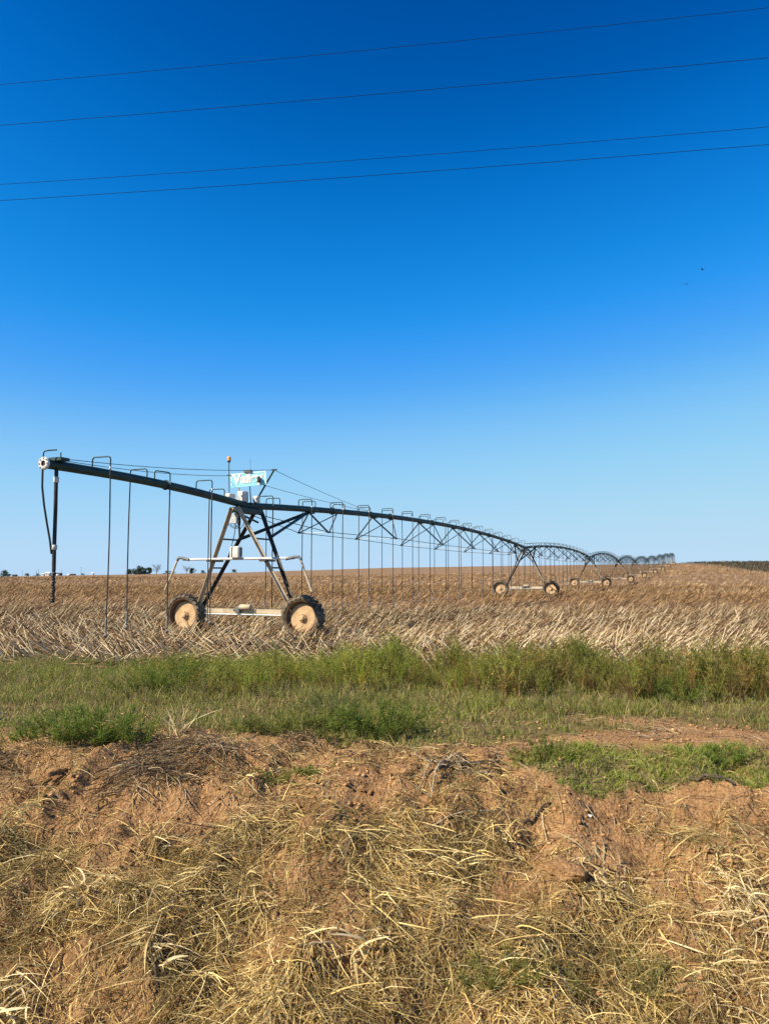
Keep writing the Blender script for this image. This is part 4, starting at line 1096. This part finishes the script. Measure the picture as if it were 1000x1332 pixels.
tuft(478, 1245, 46, (.14, .32), (.012, .024), PALE, 'bright broken straw leaves bunched at the bottom centre', droop=.45)
tuft(330, 1200, 60, (.18, .4), (.006, .014), GOLD, 'fan of long golden straw left of the bright leaf bunch', az=DN, azs=.8)
tuft(985, 1180, 150, (.2, .5), (.006, .012), PALE, 'thick pale straw tuft at the right edge', el=(10, 75), rad=.25, az=math.pi * .9, azs=1.0)
tuft(965, 1290, 130, (.18, .45), (.006, .013), PALE, 'coarse pale straw stalks in the lower right corner', el=(5, 60), rad=.3)
tuft(650, 1090, 80, (.14, .34), (.006, .013), GOLD, 'upright golden straw tuft below the root tangle', el=(15, 75), rad=.14)
tuft(935, 1120, 70, (.15, .34), (.005, .011), GOLD, 'fine straw tuft on the soil above the thick right tuft', el=(15, 75), rad=.2)
tuft(470, 1105, 90, (.15, .38), (.006, .013), GOLD, 'golden straw spilling downhill at the centre of the bank', az=DN, azs=1.0, rad=.18)
tuft(30, 1060, 90, (.15, .38), (.006, .013), [(.55, .48, .2), (.48, .38, .16)], 'yellow straw clump on the bank at the left edge', rad=.2)
tuft(90, 1185, 70, (.15, .36), (.006, .015), PALE, 'pale curled straw on the lower left bank', rad=.2)
tuft(20, 1300, 60, (.2, .5), (.008, .018), PALE, 'long pale straw in the lower left corner', rad=.2, el=(0, 45))
tuft(205, 1250, 40, (.14, .3), (.01, .02), PALE, 'few broad dry leaves lying on the lower left straw', rad=.1)
tuft(210, 1110, 70, (.15, .4), (.006, .012), GOLD, 'arched straw strands above the dark hollow on the left bank', rad=.22)
tuft(790, 1150, 90, (.15, .36), (.008, .016), [(.40, .32, .18), (.52, .42, .24), (.30, .23, .13)], 'tangled grey-gold stalks on the right of the bank', rad=.22)
tuft(245, 985, 800, (.15, .5), (.006, .012), GREY, 'grey-brown mat of dead weeds hanging over the left lip', az=DN, azs=.8, rad=.60, el=(-12, 28), droop=.35, name='dead_weed_mat', cat='dead weeds', zoff=.12)
tuft(170, 1010, 300, (.12, .4), (.005, .011), GREY, 'thinner dead weed tangle left of the grey mat', az=DN - .4, azs=.9, rad=.40, el=(-10, 26), droop=.35, name='dead_weed_mat', cat='dead weeds', zoff=.10)
tuft(395, 968, 190, (.12, .32), (.005, .010), GREY, 'small drooping dead weed patch on the lip at mid left', az=DN, azs=.6, rad=.24, el=(0, 35), droop=.5, name='dead_weed_mat', cat='dead weeds', zoff=.08)
tuft(228, 955, 26, (.25, .48), (.008, .013), PALE, 'few pale stalks standing up behind the grey weed mat', el=(45, 85), droop=.12, rad=.12, name='dry_stalks', cat='stalks')
tuft(20, 985, 120, (.12, .3), (.005, .011), GREY, 'grey root tangle on the lip at the left edge', rad=.25, el=(-5, 35), name='dead_weed_mat', cat='dead weeds', zoff=.06)

M_root = surf('dry_root', (.20, .15, .095), (.40, .32, .21), .85, 0, 14.0, .3)
M_rootd = surf('dark_wet_root', (.035, .026, .02), (.10, .075, .05), .85, 0, 14.0, .3)
def stick(p, az, L, r, lift, mat, name, parent=None, bend=.1):
    pts = []; q = random.Random(int(p.x * 991 + p.y * 77 + L * 131))
    for i in range(7):
        f = i / 6; x = p.x + math.cos(az) * L * f + q.uniform(-1, 1) * .012; y = p.y + math.sin(az) * L * f + q.uniform(-1, 1) * .012
        pts.append(Vector((x, y, hz(x, y) + r * .6 + lift * math.sin(math.pi * (f * .85 + .05)) + q.uniform(0, .008))))
    if parent: pts = [v - parent.location for v in pts]
    return MB().tube(pts, [r * (1 - .5 * i / 6) for i in range(7)], 7).build(name, mat, parent)
def tangle(px, py, specs, label):
    p = at(px, py); e = empty('root_tangle', p)
    for (dx, dy, az, L, r, lift, dark) in specs: stick(p + Vector((dx, dy, 0)), az, L, r, lift, M_rootd if dark else M_root, 'root', e)
    q = random.Random(px)
    for i in range(34): stick(p + Vector((q.gauss(0, .2), q.gauss(0, .13), 0)), q.uniform(0, 6.28), q.uniform(.12, .38), q.uniform(.004, .009), q.uniform(0, .10), M_rootd if q.random() < .35 else M_root, 'root', e)
    tag(e, label, 'roots')
tangle(592, 1005, [(-.05, .2, -1.9, .75, .014, .08, False), (-.1, .15, -2.1, .6, .012, .06, False), (0, .2, 0, .5, .012, .05, True), (.05, .12, -.1, .55, .011, .05, True), (-.15, .05, .4, .4, .012, .09, False), (.35, .02, -2.4, .35, .011, .03, False), (.36, .02, -1.7, .3, .01, .03, True), (.1, .0, -1.4, .25, .012, .03, True)], 'dark tangle of old roots jutting from the lip at the centre')
o = stick(at(898, 1018), -.85, .42, .019, .03, M_rootd, 'stick'); tag(o, 'short dark stick lying on the soil at the right of the lawn patch', 'stick')
o = stick(at(540, 1082), .25, 1.0, .010, .02, M_root, 'stick'); tag(o, 'long thin branch lying across the soil below the root tangle', 'stick')
o = stick(at(680, 1075), .5, .32, .014, .02, M_rootd, 'stick'); tag(o, 'short dark stick at the right end of the long thin branch', 'stick')
o = stick(at(195, 1240), -1.0, .28, .013, .02, M_rootd, 'stick'); tag(o, 'dark stick poking from the straw at lower left', 'stick')
o = stick(at(390, 1235), .2, .30, .010, .03, M_root, 'stick'); tag(o, 'pale thin stick beside the dark hollow near the bottom', 'stick')

def clod(px, py, sx, sy, sz, label, seed, group=None, sink=.95, mat=None, name='soil_clod', cat='soil clod'):
    import bmesh
    p = at(px, py); bm = bmesh.new(); bmesh.ops.create_icosphere(bm, subdivisions=4, radius=1.0)
    for v_ in bm.verts:
        c = v_.co.normalized(); a = np.array([c.x]); b = np.array([c.y + c.z * 1.7])
        n_ = float(fbm(a * 1.3 + seed, b * 1.3, seed, 3)[0]) - .44 + .35 * (float(fbm(a * 4 + seed, b * 4, seed + 5, 3)[0]) - .44)
        f_ = abs(math.sin(c.x * 2.3 + seed) * math.cos(c.y * 2.9 + c.z * 2.1 + seed * .7))
        v_.co = Vector((c.x * sx, c.y * sy, c.z * sz)) * (.85 + 1.1 * n_ + .25 * f_)
    for f in bm.faces: f.smooth = True
    me = bpy.data.meshes.new(name); bm.to_mesh(me); bm.free(); me.materials.append(mat or M_clod)
    if mat is None:
        ca_ = me.color_attributes.new('mask', 'FLOAT_COLOR', 'POINT'); ca_.data.foreach_set('color', np.tile(np.array([0, 0, 0, 1], np.float32), len(me.vertices)))
    o = link(name, me, None, p + Vector((0, 0, sz * (1 - 2 * sink) * .5)), (0, 0, seed * 1.3)); tag(o, label, cat, group)
M_clod = gme.materials[0]
clod(420, 1068, .24, .17, .10, 'large smooth red soil lump at the middle of the bank', 3)
clod(520, 1000, .26, .18, .10, 'broad red soil block on the lip left of the root tangle', 4)
clod(632, 985, .26, .12, .09, 'flat red soil slab above the root tangle', 5)
clod(75, 1008, .22, .14, .10, 'red soil lump under the left lip', 6)
clod(548, 1045, .22, .15, .10, 'steep red soil lump below the root tangle', 8)
clod(735, 1130, .16, .12, .07, 'bare red soil hump in the straw at right', 9)
clod(870, 1190, .12, .09, .06, 'small red soil hump among straw near the right tuft', 10)
clod(350, 1030, .14, .10, .07, 'red soil clod beside the flat green weed', 12)
q = random.Random(8)
for i in range(26):
    clod(q.uniform(330, 980), q.uniform(935, 1010) if i < 12 else q.uniform(1020, 1075), *(lambda s: (s, s * .8, s * .65))(q.uniform(.014, .032)), 'small crumbly red soil clod lying on the bank', 20 + i, 'small soil clods on the bank')
clod(767, 1062, .016, .013, .010, 'small pale stone on the red soil right of centre', 60, mat=M_tank, name='stone', cat='stone', sink=.2)
# white length of irrigation tubing at the left edge
M_tube = surf('dirty_white_plastic', (.34, .31, .27), (.60, .57, .52), .6, 0, 25.0, .4)
p = at(-22, 935)
t = MB().tube([(-.4, .05, .07), (-.2, .02, .075), (.0, .0, .07), (.14, -.01, .075), (.235, -.02, .06)], [.045, .05, .045, .052, .04], 10).build('irrigation_tube', M_tube, None, p)
tag(t, 'crumpled white plastic tube lying in the grass at the left edge', 'tube')
